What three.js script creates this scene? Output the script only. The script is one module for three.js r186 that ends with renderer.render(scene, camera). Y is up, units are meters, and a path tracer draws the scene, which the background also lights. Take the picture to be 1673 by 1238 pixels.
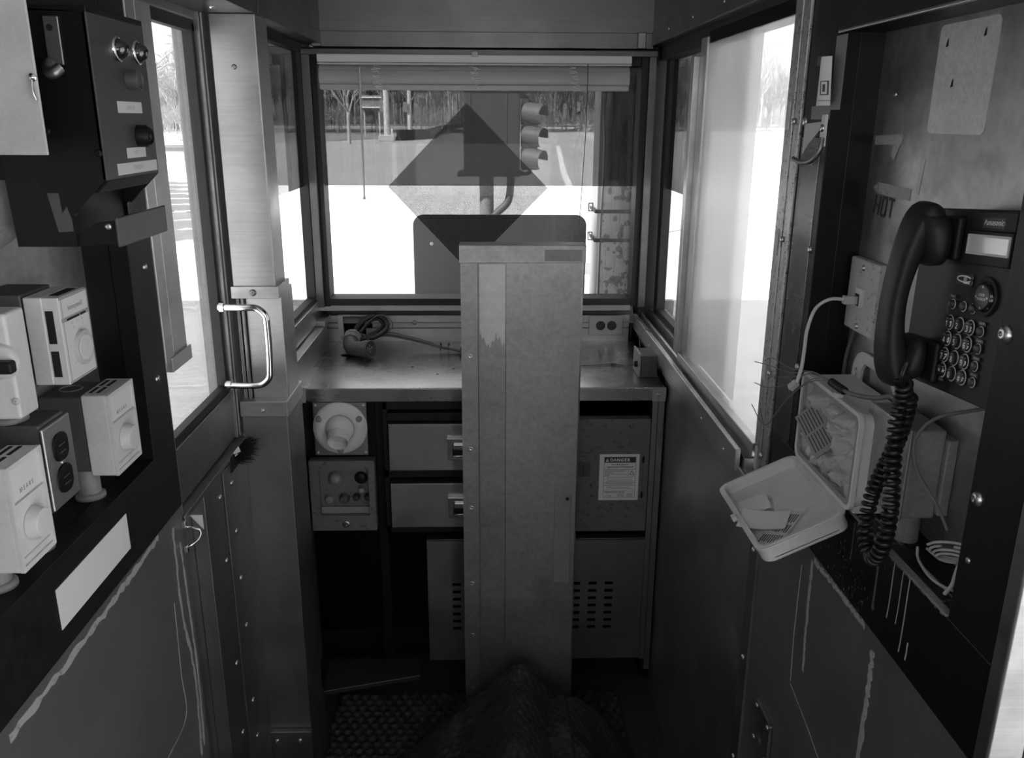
import * as THREE from 'three';
import { mergeGeometries } from 'three/addons/utils/BufferGeometryUtils.js';
import { RoundedBoxGeometry } from 'three/addons/geometries/RoundedBoxGeometry.js';

// ---------------------------------------------------------------- camera, sky, sun, exposure
const scene = new THREE.Scene();
const camera = new THREE.PerspectiveCamera(2 * Math.atan(619 / 1386) * 180 / Math.PI, 1673 / 1238, 0.05, 500);
camera.position.set(0, 1.521, 0);
camera.rotation.order = 'YXZ';
camera.rotation.set(THREE.MathUtils.degToRad(-17.01), THREE.MathUtils.degToRad(-1.74), THREE.MathUtils.degToRad(0.3));
scene.background = new THREE.Color().setRGB(0.6, 0.6, 0.6);
const sun = new THREE.DirectionalLight(0xffffff, 6.5);
sun.position.set(-22, 27, 8);
sun.target.position.set(0, 0, -10);
sun.shadow.radius = 1;
sun.shadow.mapSize.set(4096, 4096);
Object.assign(sun.shadow.camera, { left: -60, right: 60, top: 60, bottom: -60, near: 1, far: 160 });
scene.add(sun, sun.target);
const renderer = new THREE.WebGLRenderer({ antialias: true });
renderer.toneMapping = THREE.LinearToneMapping;
renderer.toneMappingExposure = 3.1;
renderer.shadowMap.enabled = true;

// ---------------------------------------------------------------- small helpers
let seed = 7;
const rnd = () => { seed = (seed * 1664525 + 1013904223) >>> 0; return seed / 4294967296; };
const rr = (a, b) => a + (b - a) * rnd();
const V = (x, y, z) => new THREE.Vector3(x, y, z);
const G = (v) => new THREE.Color().setRGB(v, v, v);
const used = {};
const numbered = (n) => { const k = used[n] = (used[n] ?? -1) + 1; return k ? `${n}_${String(k).padStart(3, '0')}` : n; };

// texture coordinates in metres, taken from the face a triangle lies on
function metreUV(g0) {
  const g = g0.index ? g0.toNonIndexed() : g0.clone();
  for (const k of Object.keys(g.attributes)) if (k !== 'position' && k !== 'normal') g.deleteAttribute(k);
  if (!g.attributes.normal) g.computeVertexNormals();
  const p = g.attributes.position, uv = new Float32Array(p.count * 2);
  const a = V(), b = V(), c = V();
  for (let i = 0; i < p.count; i += 3) {
    a.fromBufferAttribute(p, i); b.fromBufferAttribute(p, i + 1); c.fromBufferAttribute(p, i + 2);
    const n = b.clone().sub(a).cross(c.clone().sub(a)), x = Math.abs(n.x), y = Math.abs(n.y), z = Math.abs(n.z);
    [a, b, c].forEach((q, k) => {
      const [u, v] = x >= y && x >= z ? [n.x > 0 ? -q.z : q.z, q.y] : y >= z ? [q.x, q.z] : [q.x, q.y];
      uv[(i + k) * 2] = u; uv[(i + k) * 2 + 1] = v;
    });
  }
  g.setAttribute('uv', new THREE.BufferAttribute(uv, 2));
  return g;
}
function mk(name, geoms, mat, parent) {
  const m = new THREE.Mesh(mergeGeometries([].concat(geoms).map(metreUV)), mat);
  m.name = parent ? name : numbered(name);
  (parent ?? scene).add(m);
  return m;
}
function thing(name, label, category, group) {
  const o = new THREE.Group(); o.name = numbered(name); scene.add(o);
  o.userData = { label, category }; if (group) o.userData.group = group;
  return o;
}
function one(name, geoms, mat, label, category, group) {
  const m = mk(name, geoms, mat); m.userData = { label, category }; if (group) m.userData.group = group; return m;
}
function struct(name, geoms, mat) { const m = mk(name, geoms, mat); m.userData.kind = 'structure'; return m; }
function structGroup(name) { const o = new THREE.Group(); o.name = numbered(name); o.userData.kind = 'structure'; scene.add(o); return o; }

// box between two corners with slightly rounded edges
function box(x0, x1, y0, y1, z0, z1, r = 0.0015) {
  const w = Math.abs(x1 - x0), h = Math.abs(y1 - y0), d = Math.abs(z1 - z0);
  const rad = Math.min(r, w / 2.2, h / 2.2, d / 2.2);
  const g = rad > 0.0002 ? new RoundedBoxGeometry(w, h, d, 1, rad) : new THREE.BoxGeometry(w, h, d);
  return g.translate((x0 + x1) / 2, (y0 + y1) / 2, (z0 + z1) / 2);
}
const rbox = (x0, x1, y0, y1, z0, z1, r, s = 3) => new RoundedBoxGeometry(Math.abs(x1 - x0), Math.abs(y1 - y0), Math.abs(z1 - z0), s, r).translate((x0 + x1) / 2, (y0 + y1) / 2, (z0 + z1) / 2);
function toward(g, n) { return g.applyQuaternion(new THREE.Quaternion().setFromUnitVectors(V(0, 1, 0), n.clone().normalize())); }
function cyl(a, b, r0, r1 = r0, seg = 18) {
  const d = b.clone().sub(a);
  return toward(new THREE.CylinderGeometry(r1, r0, d.length(), seg), d).translate(...a.clone().add(b).multiplyScalar(0.5).toArray());
}
function turned(pts, p, n, seg = 24) { return toward(new THREE.LatheGeometry(pts.map(([x, y]) => new THREE.Vector2(x, y)), seg), n).translate(p.x, p.y, p.z); }
const screw = (p, n, r = 0.004) => turned([[r * 1.02, 0], [r, r * 0.25], [r * 0.72, r * 0.55], [r * 0.28, r * 0.7], [r * 0.2, r * 0.45], [0, r * 0.45]], p, n, 12);
function tube(pts, r, n = 0, seg = 8, closed = false) {
  return new THREE.TubeGeometry(new THREE.CatmullRomCurve3(pts, closed, 'centripetal'), n || pts.length * 8, r, seg, closed);
}
function shapeOf(pts) { const s = new THREE.Shape(); pts.forEach(([x, y], i) => (i ? s.lineTo(x, y) : s.moveTo(x, y))); s.closePath(); return s; }
function roundRect(x0, x1, y0, y1, r, C = THREE.Shape) {
  const s = new C();
  s.moveTo(x0 + r, y0); s.lineTo(x1 - r, y0); s.absarc(x1 - r, y0 + r, r, -Math.PI / 2, 0);
  s.lineTo(x1, y1 - r); s.absarc(x1 - r, y1 - r, r, 0, Math.PI / 2);
  s.lineTo(x0 + r, y1); s.absarc(x0 + r, y1 - r, r, Math.PI / 2, Math.PI);
  s.lineTo(x0, y0 + r); s.absarc(x0 + r, y0 + r, r, Math.PI, Math.PI * 1.5);
  return s;
}
const ex = (s, d, o = {}) => new THREE.ExtrudeGeometry(s, { depth: d, bevelEnabled: false, curveSegments: 8, ...o });
// a shape drawn in (z to the right of the left wall, y) or (x, y) and given thickness along x
const alongX = (s, x0, x1, o) => { const g = ex(s, x1 - x0, o); g.rotateY(Math.PI / 2); g.scale(1, 1, -1); g.index || 0; return flip(g).translate(x0, 0, 0); };
function flip(g) { // turns the triangles after a mirror
  g = g.index ? g.toNonIndexed() : g; 
  for (const a of Object.values(g.attributes)) { const n = a.itemSize, A = a.array; for (let i = 0; i < a.count; i += 3) for (let k = 0; k < n; k++) { const t = A[(i + 1) * n + k]; A[(i + 1) * n + k] = A[(i + 2) * n + k]; A[(i + 2) * n + k] = t; } }
  g.computeVertexNormals(); return g;
}

// ---------------------------------------------------------------- computed textures
function lattice(n, s) { let q = s; const a = new Float32Array(n * n); for (let i = 0; i < n * n; i++) { q = (q * 1664525 + 1013904223) >>> 0; a[i] = q / 4294967296; } return a; }
function noise2(nx, ny, s) { // tileable value noise on an nx by ny grid
  const n = Math.max(nx, ny), a = lattice(n, s), f = (t) => t * t * (3 - 2 * t);
  return (u, v) => {
    const x = ((u % 1) + 1) % 1 * nx, y = ((v % 1) + 1) % 1 * ny, i = Math.floor(x), j = Math.floor(y), p = f(x - i), q = f(y - j);
    const at = (k, l) => a[(l % ny) * n + (k % nx)];
    return (at(i, j) * (1 - p) + at(i + 1, j) * p) * (1 - q) + (at(i, j + 1) * (1 - p) + at(i + 1, j + 1) * p) * q;
  };
}
function tex(size, fn, srgb = false) {
  const d = new Uint8Array(size * size * 4);
  for (let j = 0; j < size; j++) for (let i = 0; i < size; i++) { const v = Math.max(0, Math.min(255, 255 * fn(i / size, j / size))); const k = (j * size + i) * 4; d[k] = d[k + 1] = d[k + 2] = v; d[k + 3] = 255; }
  const t = new THREE.DataTexture(d, size, size); t.wrapS = t.wrapT = THREE.RepeatWrapping; t.magFilter = THREE.LinearFilter; t.minFilter = THREE.LinearMipmapLinearFilter; t.generateMipmaps = true;
  if (srgb) t.colorSpace = THREE.SRGBColorSpace; t.needsUpdate = true; return t;
}
const scaled = (t, per, perY = per) => { const c = t.clone(); c.repeat.set(1 / per, 1 / perY); c.needsUpdate = true; return c; };
const n4 = noise2(4, 4, 11), n8 = noise2(8, 8, 12), n16 = noise2(16, 16, 13), n32 = noise2(32, 32, 14), n64 = noise2(64, 64, 15), n128 = noise2(128, 128, 16), n256 = noise2(256, 256, 17);
const streakH = noise2(6, 200, 18), streakH2 = noise2(14, 256, 19), streakV = noise2(160, 5, 20);
const fbm = (u, v) => n4(u, v) * 0.4 + n8(u, v) * 0.25 + n16(u, v) * 0.17 + n32(u, v) * 0.1 + n64(u, v) * 0.08;
const T = {
  blotch: tex(512, (u, v) => 0.62 + 0.38 * fbm(u, v) + 0.05 * (n128(u, v) - 0.5)),
  brushed: tex(512, (u, v) => 0.74 + 0.06 * (streakH(u, v) - 0.5) + 0.05 * (streakH2(u, v) - 0.5) + 0.3 * (fbm(u, v) - 0.4)),
  rough: tex(512, (u, v) => 0.6 + 0.5 * fbm(u, v) + 0.06 * (streakH(u, v) - 0.5)),
  bump: tex(512, (u, v) => 0.5 * n8(u, v) + 0.3 * n32(u, v) + 0.2 * n256(u, v)),
  wavy: tex(256, (u, v) => 0.6 * n4(u, v) + 0.4 * n8(u, v)),
  grime: tex(512, (u, v) => { const s = n32(u, v) * 0.6 + n128(u, v) * 0.4, p = n16(u + 0.3, v) ; return 0.78 + 0.22 * fbm(u, v) - (s > 0.66 && p > 0.45 ? 0.5 * (s - 0.62) * 5 : 0); }),
  galv: tex(512, (u, v) => 0.68 - 0.5 * Math.max(0, n8(u, v) * 0.6 + n32(u, v) * 0.4 - 0.62) + 0.22 * fbm(u, v) + 0.1 * (n64(u, v) - 0.5) + 0.08 * (n32(u, v) - 0.5)),
  rust: tex(512, (u, v) => { const s = n16(u, v) * 0.55 + n32(u, v) * 0.3 + n64(u, v) * 0.15; return s > 0.6 ? 0.32 + 0.2 * n64(u, v) : 0.85 + 0.15 * n32(u, v) - (streakV(u, v) > 0.72 ? 0.2 : 0); }),
  rustLight: tex(512, (u, v) => { const p = n64(u, v) * 0.5 + n128(u, v) * 0.5, q = n8(u, v); return 0.85 + 0.15 * n16(u, v) - (p > 0.6 && q > 0.4 ? 0.45 * (p - 0.5) * 4 : 0); }),
  chips: tex(512, (u, v) => { const s = n128(u, v) * 0.7 + n256(u, v) * 0.3, p = n8(u, v); return s > 0.83 && p > 0.5 ? 0.9 : 0.22 + 0.2 * n32(u, v); }),
  wash: tex(512, (u, v) => { const a = fbm(u, v), c = n8(u + 0.4, v + 0.2), e = n16(u, v + 0.37), f = n64(u, v) * 0.6 + n128(u, v) * 0.4; return 0.5 + 0.42 * (a - 0.45) + 0.5 * Math.max(0, c - 0.5) * (0.6 + 0.8 * f) - 0.35 * Math.max(0, 0.36 - e) + 0.08 * (f - 0.5); }),
  asphalt: tex(512, (u, v) => 0.7 + 0.18 * n256(u, v) + 0.14 * n32(u, v) + 0.1 * n4(u, v)),
  lanes: tex(512, (u, v) => 0.78 + 0.16 * (n4(u, v)) + 0.14 * (streakV(u, v) - 0.5) + 0.1 * n128(u, v)),
  woven: tex(256, (u, v) => 0.6 + 0.4 * ((Math.floor(u * 64) + Math.floor(v * 64)) % 2)),
};
const mat = (o) => new THREE.MeshStandardMaterial(o);
function steel(c, rough, per = 0.5, o = {}) {
  return mat({ color: G(c), metalness: 1, roughness: rough, map: scaled(T.brushed, per), roughnessMap: scaled(T.rough, per * 0.8), bumpMap: scaled(T.wavy, per * 1.3), bumpScale: 0.0006, ...o });
}
const paint = (c, rough = 0.5, o = {}) => new THREE.MeshPhysicalMaterial({ specularIntensity: c < 0.1 ? 0.45 : 1, color: G(c), roughness: rough, map: scaled(T.blotch, 0.3), bumpMap: scaled(T.bump, 0.2), bumpScale: 0.0003, ...o });
const M = {
  steel: steel(0.62, 0.5), steelDark: steel(0.4, 0.55), header: steel(0.22, 0.45, 0.6), railDark: steel(0.17, 0.5, 0.3), stile: steel(0.2, 0.32, 0.3), gloss: steel(0.72, 0.46, 0.6), steelBright: steel(0.5, 0.42), counter: steel(0.6, 0.34, 0.7),
  chrome: mat({ color: G(0.75), metalness: 1, roughness: 0.16 }), screw: mat({ color: G(0.6), metalness: 1, roughness: 0.3 }),
  alu: steel(0.68, 0.5, 0.25, { bumpScale: 0.0001 }), aluDark: steel(0.38, 0.55, 0.25), aluMid: mat({ color: G(0.5), metalness: 0.9, roughness: 0.55, map: scaled(T.rustLight, 0.2), roughnessMap: scaled(T.rough, 0.2) }),
  galv: mat({ color: G(0.5), metalness: 0.9, roughness: 0.55, map: scaled(T.galv, 0.35), roughnessMap: scaled(T.rough, 0.3) }),
  galvLedge: mat({ color: G(0.4), metalness: 0.3, roughness: 0.5, map: scaled(T.blotch, 0.3) }),
  galvDull: mat({ color: G(0.42), metalness: 0.6, roughness: 0.75, map: scaled(T.galv, 0.16) }),
  wallback: mat({ color: G(0.66), metalness: 0.8, roughness: 0.5, map: scaled(T.wash, 0.55), roughnessMap: scaled(T.rough, 0.4), bumpMap: scaled(T.wavy, 0.5), bumpScale: 0.001 }),
  black: paint(0.012, 0.42), blackGloss: paint(0.01, 0.3), blackChip: new THREE.MeshPhysicalMaterial({ specularIntensity: 0.45, color: G(0.04), roughness: 0.45, map: scaled(T.chips, 0.35) }),
  rubber: mat({ color: G(0.012), roughness: 0.6 }), gap: mat({ color: G(0.006), roughness: 0.8 }),
  panelGrey: mat({ color: G(0.2), metalness: 0.35, roughness: 0.42, map: scaled(T.blotch, 0.9), roughnessMap: scaled(T.rough, 0.6) }),
  panelRight: mat({ color: G(0.3), metalness: 0.7, roughness: 0.5, map: scaled(T.blotch, 0.6), roughnessMap: scaled(T.rough, 0.5) }),
  greyPaint: mat({ color: G(0.16), roughness: 0.5, map: scaled(T.grime, 0.25) }),
  boxGrey: mat({ color: G(0.12), metalness: 0.3, roughness: 0.5, map: scaled(T.blotch, 0.15) }),
  white: paint(0.72, 0.45), plastic: mat({ color: G(0.8), roughness: 0.4, map: scaled(T.blotch, 0.6) }), lampGrey: mat({ color: G(0.22), roughness: 0.4 }), plasticGrey: mat({ color: G(0.5), roughness: 0.5 }),
  paper: mat({ color: G(0.72), roughness: 0.85 }), cabinetWhite: paint(0.62, 0.4),
  phone: new THREE.MeshPhysicalMaterial({ specularIntensity: 0.5, color: G(0.016), roughness: 0.45 }), phoneBack: new THREE.MeshPhysicalMaterial({ specularIntensity: 0.5, color: G(0.01), roughness: 0.5 }), key: mat({ color: G(0.035), roughness: 0.35 }), ink: mat({ color: G(0.5), roughness: 0.5 }),
  cord: mat({ color: G(0.012), roughness: 0.38 }), cordGrey: mat({ color: G(0.14), roughness: 0.5 }), cordWhite: mat({ color: G(0.6), roughness: 0.5 }), wire: mat({ color: G(0.05), roughness: 0.5 }),
  floor: mat({ color: G(0.03), roughness: 0.8, map: scaled(T.grime, 0.4) }), mat: mat({ color: G(0.024), roughness: 0.7, map: scaled(T.blotch, 0.2) }),
  concrete: mat({ color: G(0.62), roughness: 0.95, map: scaled(T.asphalt, 6) }), road: mat({ color: G(0.5), roughness: 0.95, map: scaled(T.lanes, 14, 40) }),
  grass: mat({ color: G(0.3), roughness: 1, map: scaled(T.asphalt, 3) }), bark: mat({ color: G(0.3), roughness: 1 }), barkPale: mat({ color: G(0.5), roughness: 1 }),
  rust: mat({ color: G(0.38), roughness: 0.8, map: scaled(T.rust, 0.35) }), signal: mat({ color: G(0.05), roughness: 0.5 }), visor: mat({ color: G(0.12), roughness: 0.55 }),
  dark: mat({ color: G(0.03), roughness: 0.6 }), mark: mat({ color: G(0.9), roughness: 0.8 }), pole: mat({ color: G(0.7), roughness: 0.5, metalness: 0.3 }),
  blind: mat({ color: G(0.4), roughness: 0.45 }), blindLight: mat({ color: G(0.62), roughness: 0.4 }), board: mat({ color: G(0.22), roughness: 0.5, metalness: 0.4 }),
  glass: new THREE.MeshPhysicalMaterial({ color: G(0.95), transmission: 1, thickness: 0, roughness: 0, ior: 1.45 }),
  dusty: new THREE.MeshPhysicalMaterial({ color: G(0.95), transmission: 1, thickness: 0, roughness: 0.45, ior: 1.45 }), dustyFilm: new THREE.MeshPhysicalMaterial({ color: G(0.62), transmission: 1, thickness: 0, roughness: 0.5, ior: 1.45 }),
  tint: new THREE.MeshPhysicalMaterial({ color: G(0.4), transmission: 1, thickness: 0, roughness: 0, ior: 1.3 }),
  perforated: new THREE.MeshPhysicalMaterial({ color: G(0.6), transmission: 1, thickness: 0, roughness: 0.0, ior: 1.2, map: scaled(T.woven, 0.11) }),
};
// lettering and print drawn on a canvas that covers the face u0..u1, v0..v1 of a thing
function print(w, h, draw, u0, u1, v0, v1, o = {}) {
  const c = document.createElement('canvas'); c.width = w; c.height = h; draw(c.getContext('2d'), w, h);
  const t = new THREE.CanvasTexture(c); t.colorSpace = THREE.SRGBColorSpace; t.wrapS = t.wrapT = THREE.RepeatWrapping;
  t.repeat.set(1 / (u1 - u0), 1 / (v1 - v0)); t.offset.set(-u0 / (u1 - u0), -v0 / (v1 - v0));
  return mat({ map: t, roughness: 0.6, ...o });
}

// ---------------------------------------------------------------- the booth: floor, ceiling, walls
struct('floor', box(-0.75, 0.7, -0.1, 0, -2.6, 1.3), M.floor);
struct('ceiling', box(-0.75, 0.7, 2.15, 2.27, -2.7, 1.4), M.cabinetWhite);
const wl = structGroup('wall_left');
{
  // black frame round the recess, with the lower border
  const x0 = -0.56, x1 = -0.53;
  mk('lower_border', box(x0, x1, 0.88, 1.0005, -1.36, 1.2), M.blackChip, wl);
  mk('frame_stile', box(x0, x1, 1.0, 1.9, -1.36, -1.27), M.black, wl);
  mk('frame_head', box(x0, x1, 1.645, 1.9, -1.27, -0.05), M.black, wl);
  mk('frame_side', box(-0.6, x1, 1.0, 1.645, -0.35, -0.3), M.black, wl);
  mk('recess_side', box(-0.6, -0.556, 1.0, 1.645, -1.285, -1.27), M.blackGloss, wl);
  mk('recess_shelf', box(-0.62, -0.561, 0.985, 1.0, -1.275, -0.3), M.blackChip, wl);
  mk('recess_head', box(-0.62, -0.556, 1.645, 1.66, -1.28, -0.3), M.black, wl);
  mk('recess_back', box(-0.625, -0.598, 0.99, 1.66, -1.28, -0.3), M.wallback, wl);
  mk('lower_panel', box(x0, x1 - 0.002, 0, 0.88, -1.36, 1.2), M.panelGrey, wl);
  for (const y of [1.5, 1.3, 1.12]) mk('screw', screw(V(x1, y, -1.318 - (y < 1.2 ? 0 : 0.004)), V(1, 0, 0), 0.006), M.screw, wl);
  // wall behind the camera, with a window in it
  mk('rear_wall', [box(-0.62, -0.56, 1.66, 2.15, -1.36, -0.05), box(-0.62, -0.56, 0, 0.985, -1.36, 1.2), box(-0.62, -0.56, 1.95, 2.15, -0.05, 1.2), box(-0.62, -0.56, 0.985, 1.95, 1.1, 1.2), box(-0.62, -0.6, 1.0, 1.66, -0.3, -0.05)], M.steelDark, wl);
  mk('rear_border', box(x0, x1, 1.0, 1.645, -0.3, -0.05), M.black, wl);
  // strips under the sliding door
  mk('door_sill', [box(-0.62, -0.528, 0.846, 0.857, -1.75, -1.362), box(-0.62, -0.56, 0.0, 0.846, -1.75, -1.362)], M.steelDark, wl);
  mk('wall_strip', box(-0.56, -0.532, 0, 0.846, -1.578, -1.472), M.steelDark, wl);
  mk('recess_return', box(-0.64, -0.62, 0, 0.846, -1.472, -1.362), M.steelDark, wl);
  mk('wall_strip', box(-0.56, -0.5295, 0, 0.842, -1.748, -1.584), M.steelDark, wl);
  for (const [z, y] of [[-1.56, 0.8], [-1.56, 0.66], [-1.555, 0.42], [-1.55, 0.25]]) mk('rivet', screw(V(-0.532, y, z), V(1, 0, 0), 0.006), M.screw, wl);
  for (const [z, y] of [[-1.63, 0.8], [-1.63, 0.69], [-1.63, 0.58], [-1.635, 0.46], [-1.63, 0.27], [-1.635, 0.17]]) mk('rivet', screw(V(-0.5295, y, z), V(1, 0, 0), 0.006), M.screw, wl);
}
// header over the left side and its soffit
const wh = structGroup('trim_1');
mk('header', box(-0.62, -0.44, 1.711, 2.15, -2.6, -1.365), M.header, wh);
mk('lower_corner', box(-0.57, -0.521, 0, 0.962, -2.6, -1.86), M.black, wh);
mk('seam_strip', box(-0.44, -0.4375, 1.711, 1.742, -2.42, -1.78), M.header, wh);
mk('screw', screw(V(-0.49, 1.711, -1.66), V(0, -1, 0), 0.006), M.screw, wh);

mk('outer_post', box(-0.615, -0.582, -0.2, 2.6, -1.86, -1.8, 0.003), M.galvDull, wh);
mk('dark_filler', box(-0.566, -0.524, 0, 1.72, -1.86, -1.79), M.rubber, wh);
const wr = structGroup('wall_right');
{
  const x0 = 0.45, x1 = 0.48;
  mk('lower_panel', box(x0 + 0.002, x1, 0, 0.948, -1.25, -0.6), M.panelRight, wr);
  mk('front_panel', box(x0 + 0.001, x1, 0, 0.935, -2.05, -1.29), M.gloss, wr);
  mk('seam_strip', box(x0 - 0.003, x1, 0, 0.94, -1.29, -1.25, 0.002), M.steelDark, wr);
  for (const y of [0.12, 0.41, 0.62, 0.83]) mk('rivet', screw(V(x0 - 0.003, y, -1.27), V(-1, 0, 0), 0.005), M.screw, wr);
  mk('front_corner', box(x0 + 0.002, x1, 0, 0.935, -2.6, -2.052), M.black, wr);
  mk('frame_stile', box(x0, x1, 1.056, 1.9, -0.714, -0.635), M.black, wr);
  mk('frame_stile', box(x0, x1, 1.056, 1.9, -1.172, -1.153), M.black, wr);
  mk('frame_stile', box(x0 - 0.0008, x1, 1.056, 1.5, -1.243, -1.1725, 0.001), M.stile, wr);
  mk('frame_stile', box(x0 - 0.0004, x1, 1.5, 1.9, -1.243, -1.1725, 0.001), M.black, wr);
  mk('frame_head', box(x0, x1, 1.63, 1.9, -1.153, -0.714), M.black, wr);
  mk('recess_edge', box(x0 - 0.001, x0 + 0.004, 1.628, 1.632, -1.153, -0.714), M.screw, wr);
  mk('recess_side', box(x1 - 0.001, 0.53, 1.05, 1.64, -1.168, -1.153), M.blackGloss, wr);
  mk('recess_side', box(x1 - 0.001, 0.53, 1.05, 1.64, -0.714, -0.7), M.black, wr);
  mk('recess_shelf', box(x1 + 0.001, 0.53, 1.04, 1.056, -1.16, -0.71), M.blackChip, wr);
  mk('worn_ledge', [box(0.449, 0.458, 1.0555, 1.0585, -0.86, -0.716, 0.001), box(0.4495, 0.454, 1.0555, 1.0575, -0.96, -0.86, 0.0008)], M.galvDull, wr);
  mk('recess_head', box(x1 - 0.001, 0.53, 1.63, 1.645, -1.16, -0.71), M.black, wr);
  mk('recess_back', box(0.512, 0.535, 1.04, 1.645, -1.165, -0.705), M.wallback, wr);
  for (const [y, z] of [[1.667, -0.98], [1.52, -1.238]]) mk('screw', screw(V(x0, y, z), V(-1, 0, 0), 0.006), M.screw, wr);
  for (const [y, z] of [[1.345, -0.702], [1.19, -0.7], [1.128, -0.698]]) mk('screw', screw(V(x0, y, z), V(-1, 0, 0), y > 1.3 ? 0.008 : y > 1.15 ? 0.007 : 0.003), M.screw, wr);
  for (const y of [1.35, 1.18]) mk('screw', screw(V(x0, y, -1.17), V(-1, 0, 0), 0.005), M.screw, wr);
  // lower black border with runs and splashes of pale paint
  const z0 = -1.25, z1 = -0.6, y0 = 0.94, y1 = 1.06, W = 1300, H = 240;
  const drip = print(W, H, (c) => {
    c.fillStyle = '#0c0c0c'; c.fillRect(0, 0, W, H);
    const X = (z) => (z - z0) / (z1 - z0) * W, Y = (y) => (y1 - y) / (y1 - y0) * H;
    c.strokeStyle = '#b0b0b0'; c.lineCap = 'round';
    for (const [z, a, b, w] of [[-0.825, 1.056, 0.985, 5], [-0.805, 1.056, 0.99, 4], [-0.79, 1.056, 0.965, 5], [-0.86, 1.05, 0.975, 9], [-0.775, 0.985, 0.965, 6], [-0.93, 1.05, 1.0, 2], [-1.02, 1.04, 0.99, 2]]) {
      c.lineWidth = w; c.globalAlpha = w > 6 ? 0.5 : 1; c.beginPath(); c.moveTo(X(z), Y(a)); c.bezierCurveTo(X(z) - 3, Y(a) + 20, X(z) + 4, Y(b) - 30, X(z) - 2, Y(b)); c.stroke();
    }
    c.globalAlpha = 1; c.fillStyle = '#b5b5b5';
    for (let k = 0; k < 190; k++) { const z = -0.93 + (rnd() + rnd() - 1) * 0.1, y = rr(0.95, 1.05), r = rr(0.6, 2.2); c.globalAlpha = rr(0.3, 1); c.beginPath(); c.ellipse(X(z), Y(y), r * 0.7, r * rr(1, 3), 0, 0, 7); c.fill(); }
    for (let k = 0; k < 60; k++) { c.globalAlpha = rr(0.2, 0.8); c.fillRect(X(rr(-0.95, -0.62)), Y(rr(0.95, 1.05)), rr(1, 2), rr(1, 5)); }
    c.fillStyle = '#777'; c.globalAlpha = 0.9; for (let k = 0; k < 60; k++) c.fillRect(X(rr(-0.86, -0.72)), 4 + rr(0, 7), rr(3, 14), rr(2, 6));
  }, z0, z1, y0, y1, { roughness: 0.4 });
  mk('lower_border', box(x0, x1, 0.948, 1.056, -1.25, -0.635), drip, wr);
  mk('door_edge', box(x0 - 0.004, x1, 0, 1.9, -0.635, -0.615, 0.003), M.aluDark, wr);
  mk('door_jamb', box(x1 + 0.001, 0.6, 0, 1.185, -0.7, -0.615, 0.003), M.steelBright, wr);
  mk('jamb_cap', box(x1 + 0.001, 0.61, 1.185, 1.205, -0.7, -0.605, 0.003), M.alu, wr);
  mk('screw', screw(V(0.49, 1.195, -0.605), V(0, 0, 1), 0.005), M.screw, wr);
  mk('door_head', box(x0, 0.6, 1.95, 2.15, -0.63, 0.5), M.steelDark, wr);
  mk('rear_wall', [box(x0, 0.6, 0, 2.15, 0.5, 1.2), box(0.535, 0.6, 0.94, 2.15, -1.25, -0.7), box(0.48, 0.6, 1.645, 2.15, -1.25, -0.7)], M.steelDark, wr);
}
const wb = structGroup('wall_back'); // behind the camera
mk('lower_panel', box(-0.62, 0.6, 0, 1.0, 1.2, 1.26), M.steelDark, wb);
mk('header', box(-0.62, 0.6, 1.85, 2.15, 1.2, 1.26), M.steelDark, wb);
mk('post', [box(-0.62, -0.5, 1.0, 1.85, 1.2, 1.26), box(0.48, 0.6, 1.0, 1.85, 1.2, 1.26)], M.steelDark, wb);

const wf = structGroup('wall_front');
mk('header', box(-0.62, 0.6, 1.742, 2.15, -2.56, -2.43), M.header, wf);
mk('header_strip', box(-0.445, 0.449, 1.703, 1.743, -2.5, -2.425), M.header, wf);
mk('corner_block', box(-0.463, -0.438, 1.703, 1.745, -2.5, -2.418, 0.003), M.steelDark, wf);
mk('corner_block', box(0.405, 0.428, 1.703, 1.745, -2.5, -2.418, 0.003), M.steelDark, wf);
mk('head_rail', box(-0.49, 0.46, 1.682, 1.698, -2.47, -2.405, 0.002), M.railDark, wf);
mk('head_gap', box(-0.5, 0.47, 1.66, 1.703, -2.52, -2.44), M.rubber, wf);
mk('corner_post', box(-0.492, -0.468, 1.0, 1.684, -2.47, -2.41, 0.002), M.railDark, wf);
mk('corner_post', box(0.438, 0.458, 1.0, 1.684, -2.47, -2.41, 0.002), M.railDark, wf);
mk('gasket', [box(-0.47, -0.453, 1.0, 1.69, -2.5, -2.425), box(0.42, 0.439, 1.0, 1.69, -2.5, -2.425), box(-0.455, 0.42, 1.003, 1.023, -2.5, -2.425)], M.rubber, wf);
mk('outer_corner', [box(-0.53, -0.478, 0.9, 1.75, -2.56, -2.472), box(0.45, 0.52, 0.9, 1.75, -2.56, -2.472)], M.rubber, wf);
mk('sill_rail', box(-0.5, 0.42, 0.985, 1.003, -2.56, -2.43, 0.002), M.alu, wf);
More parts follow.
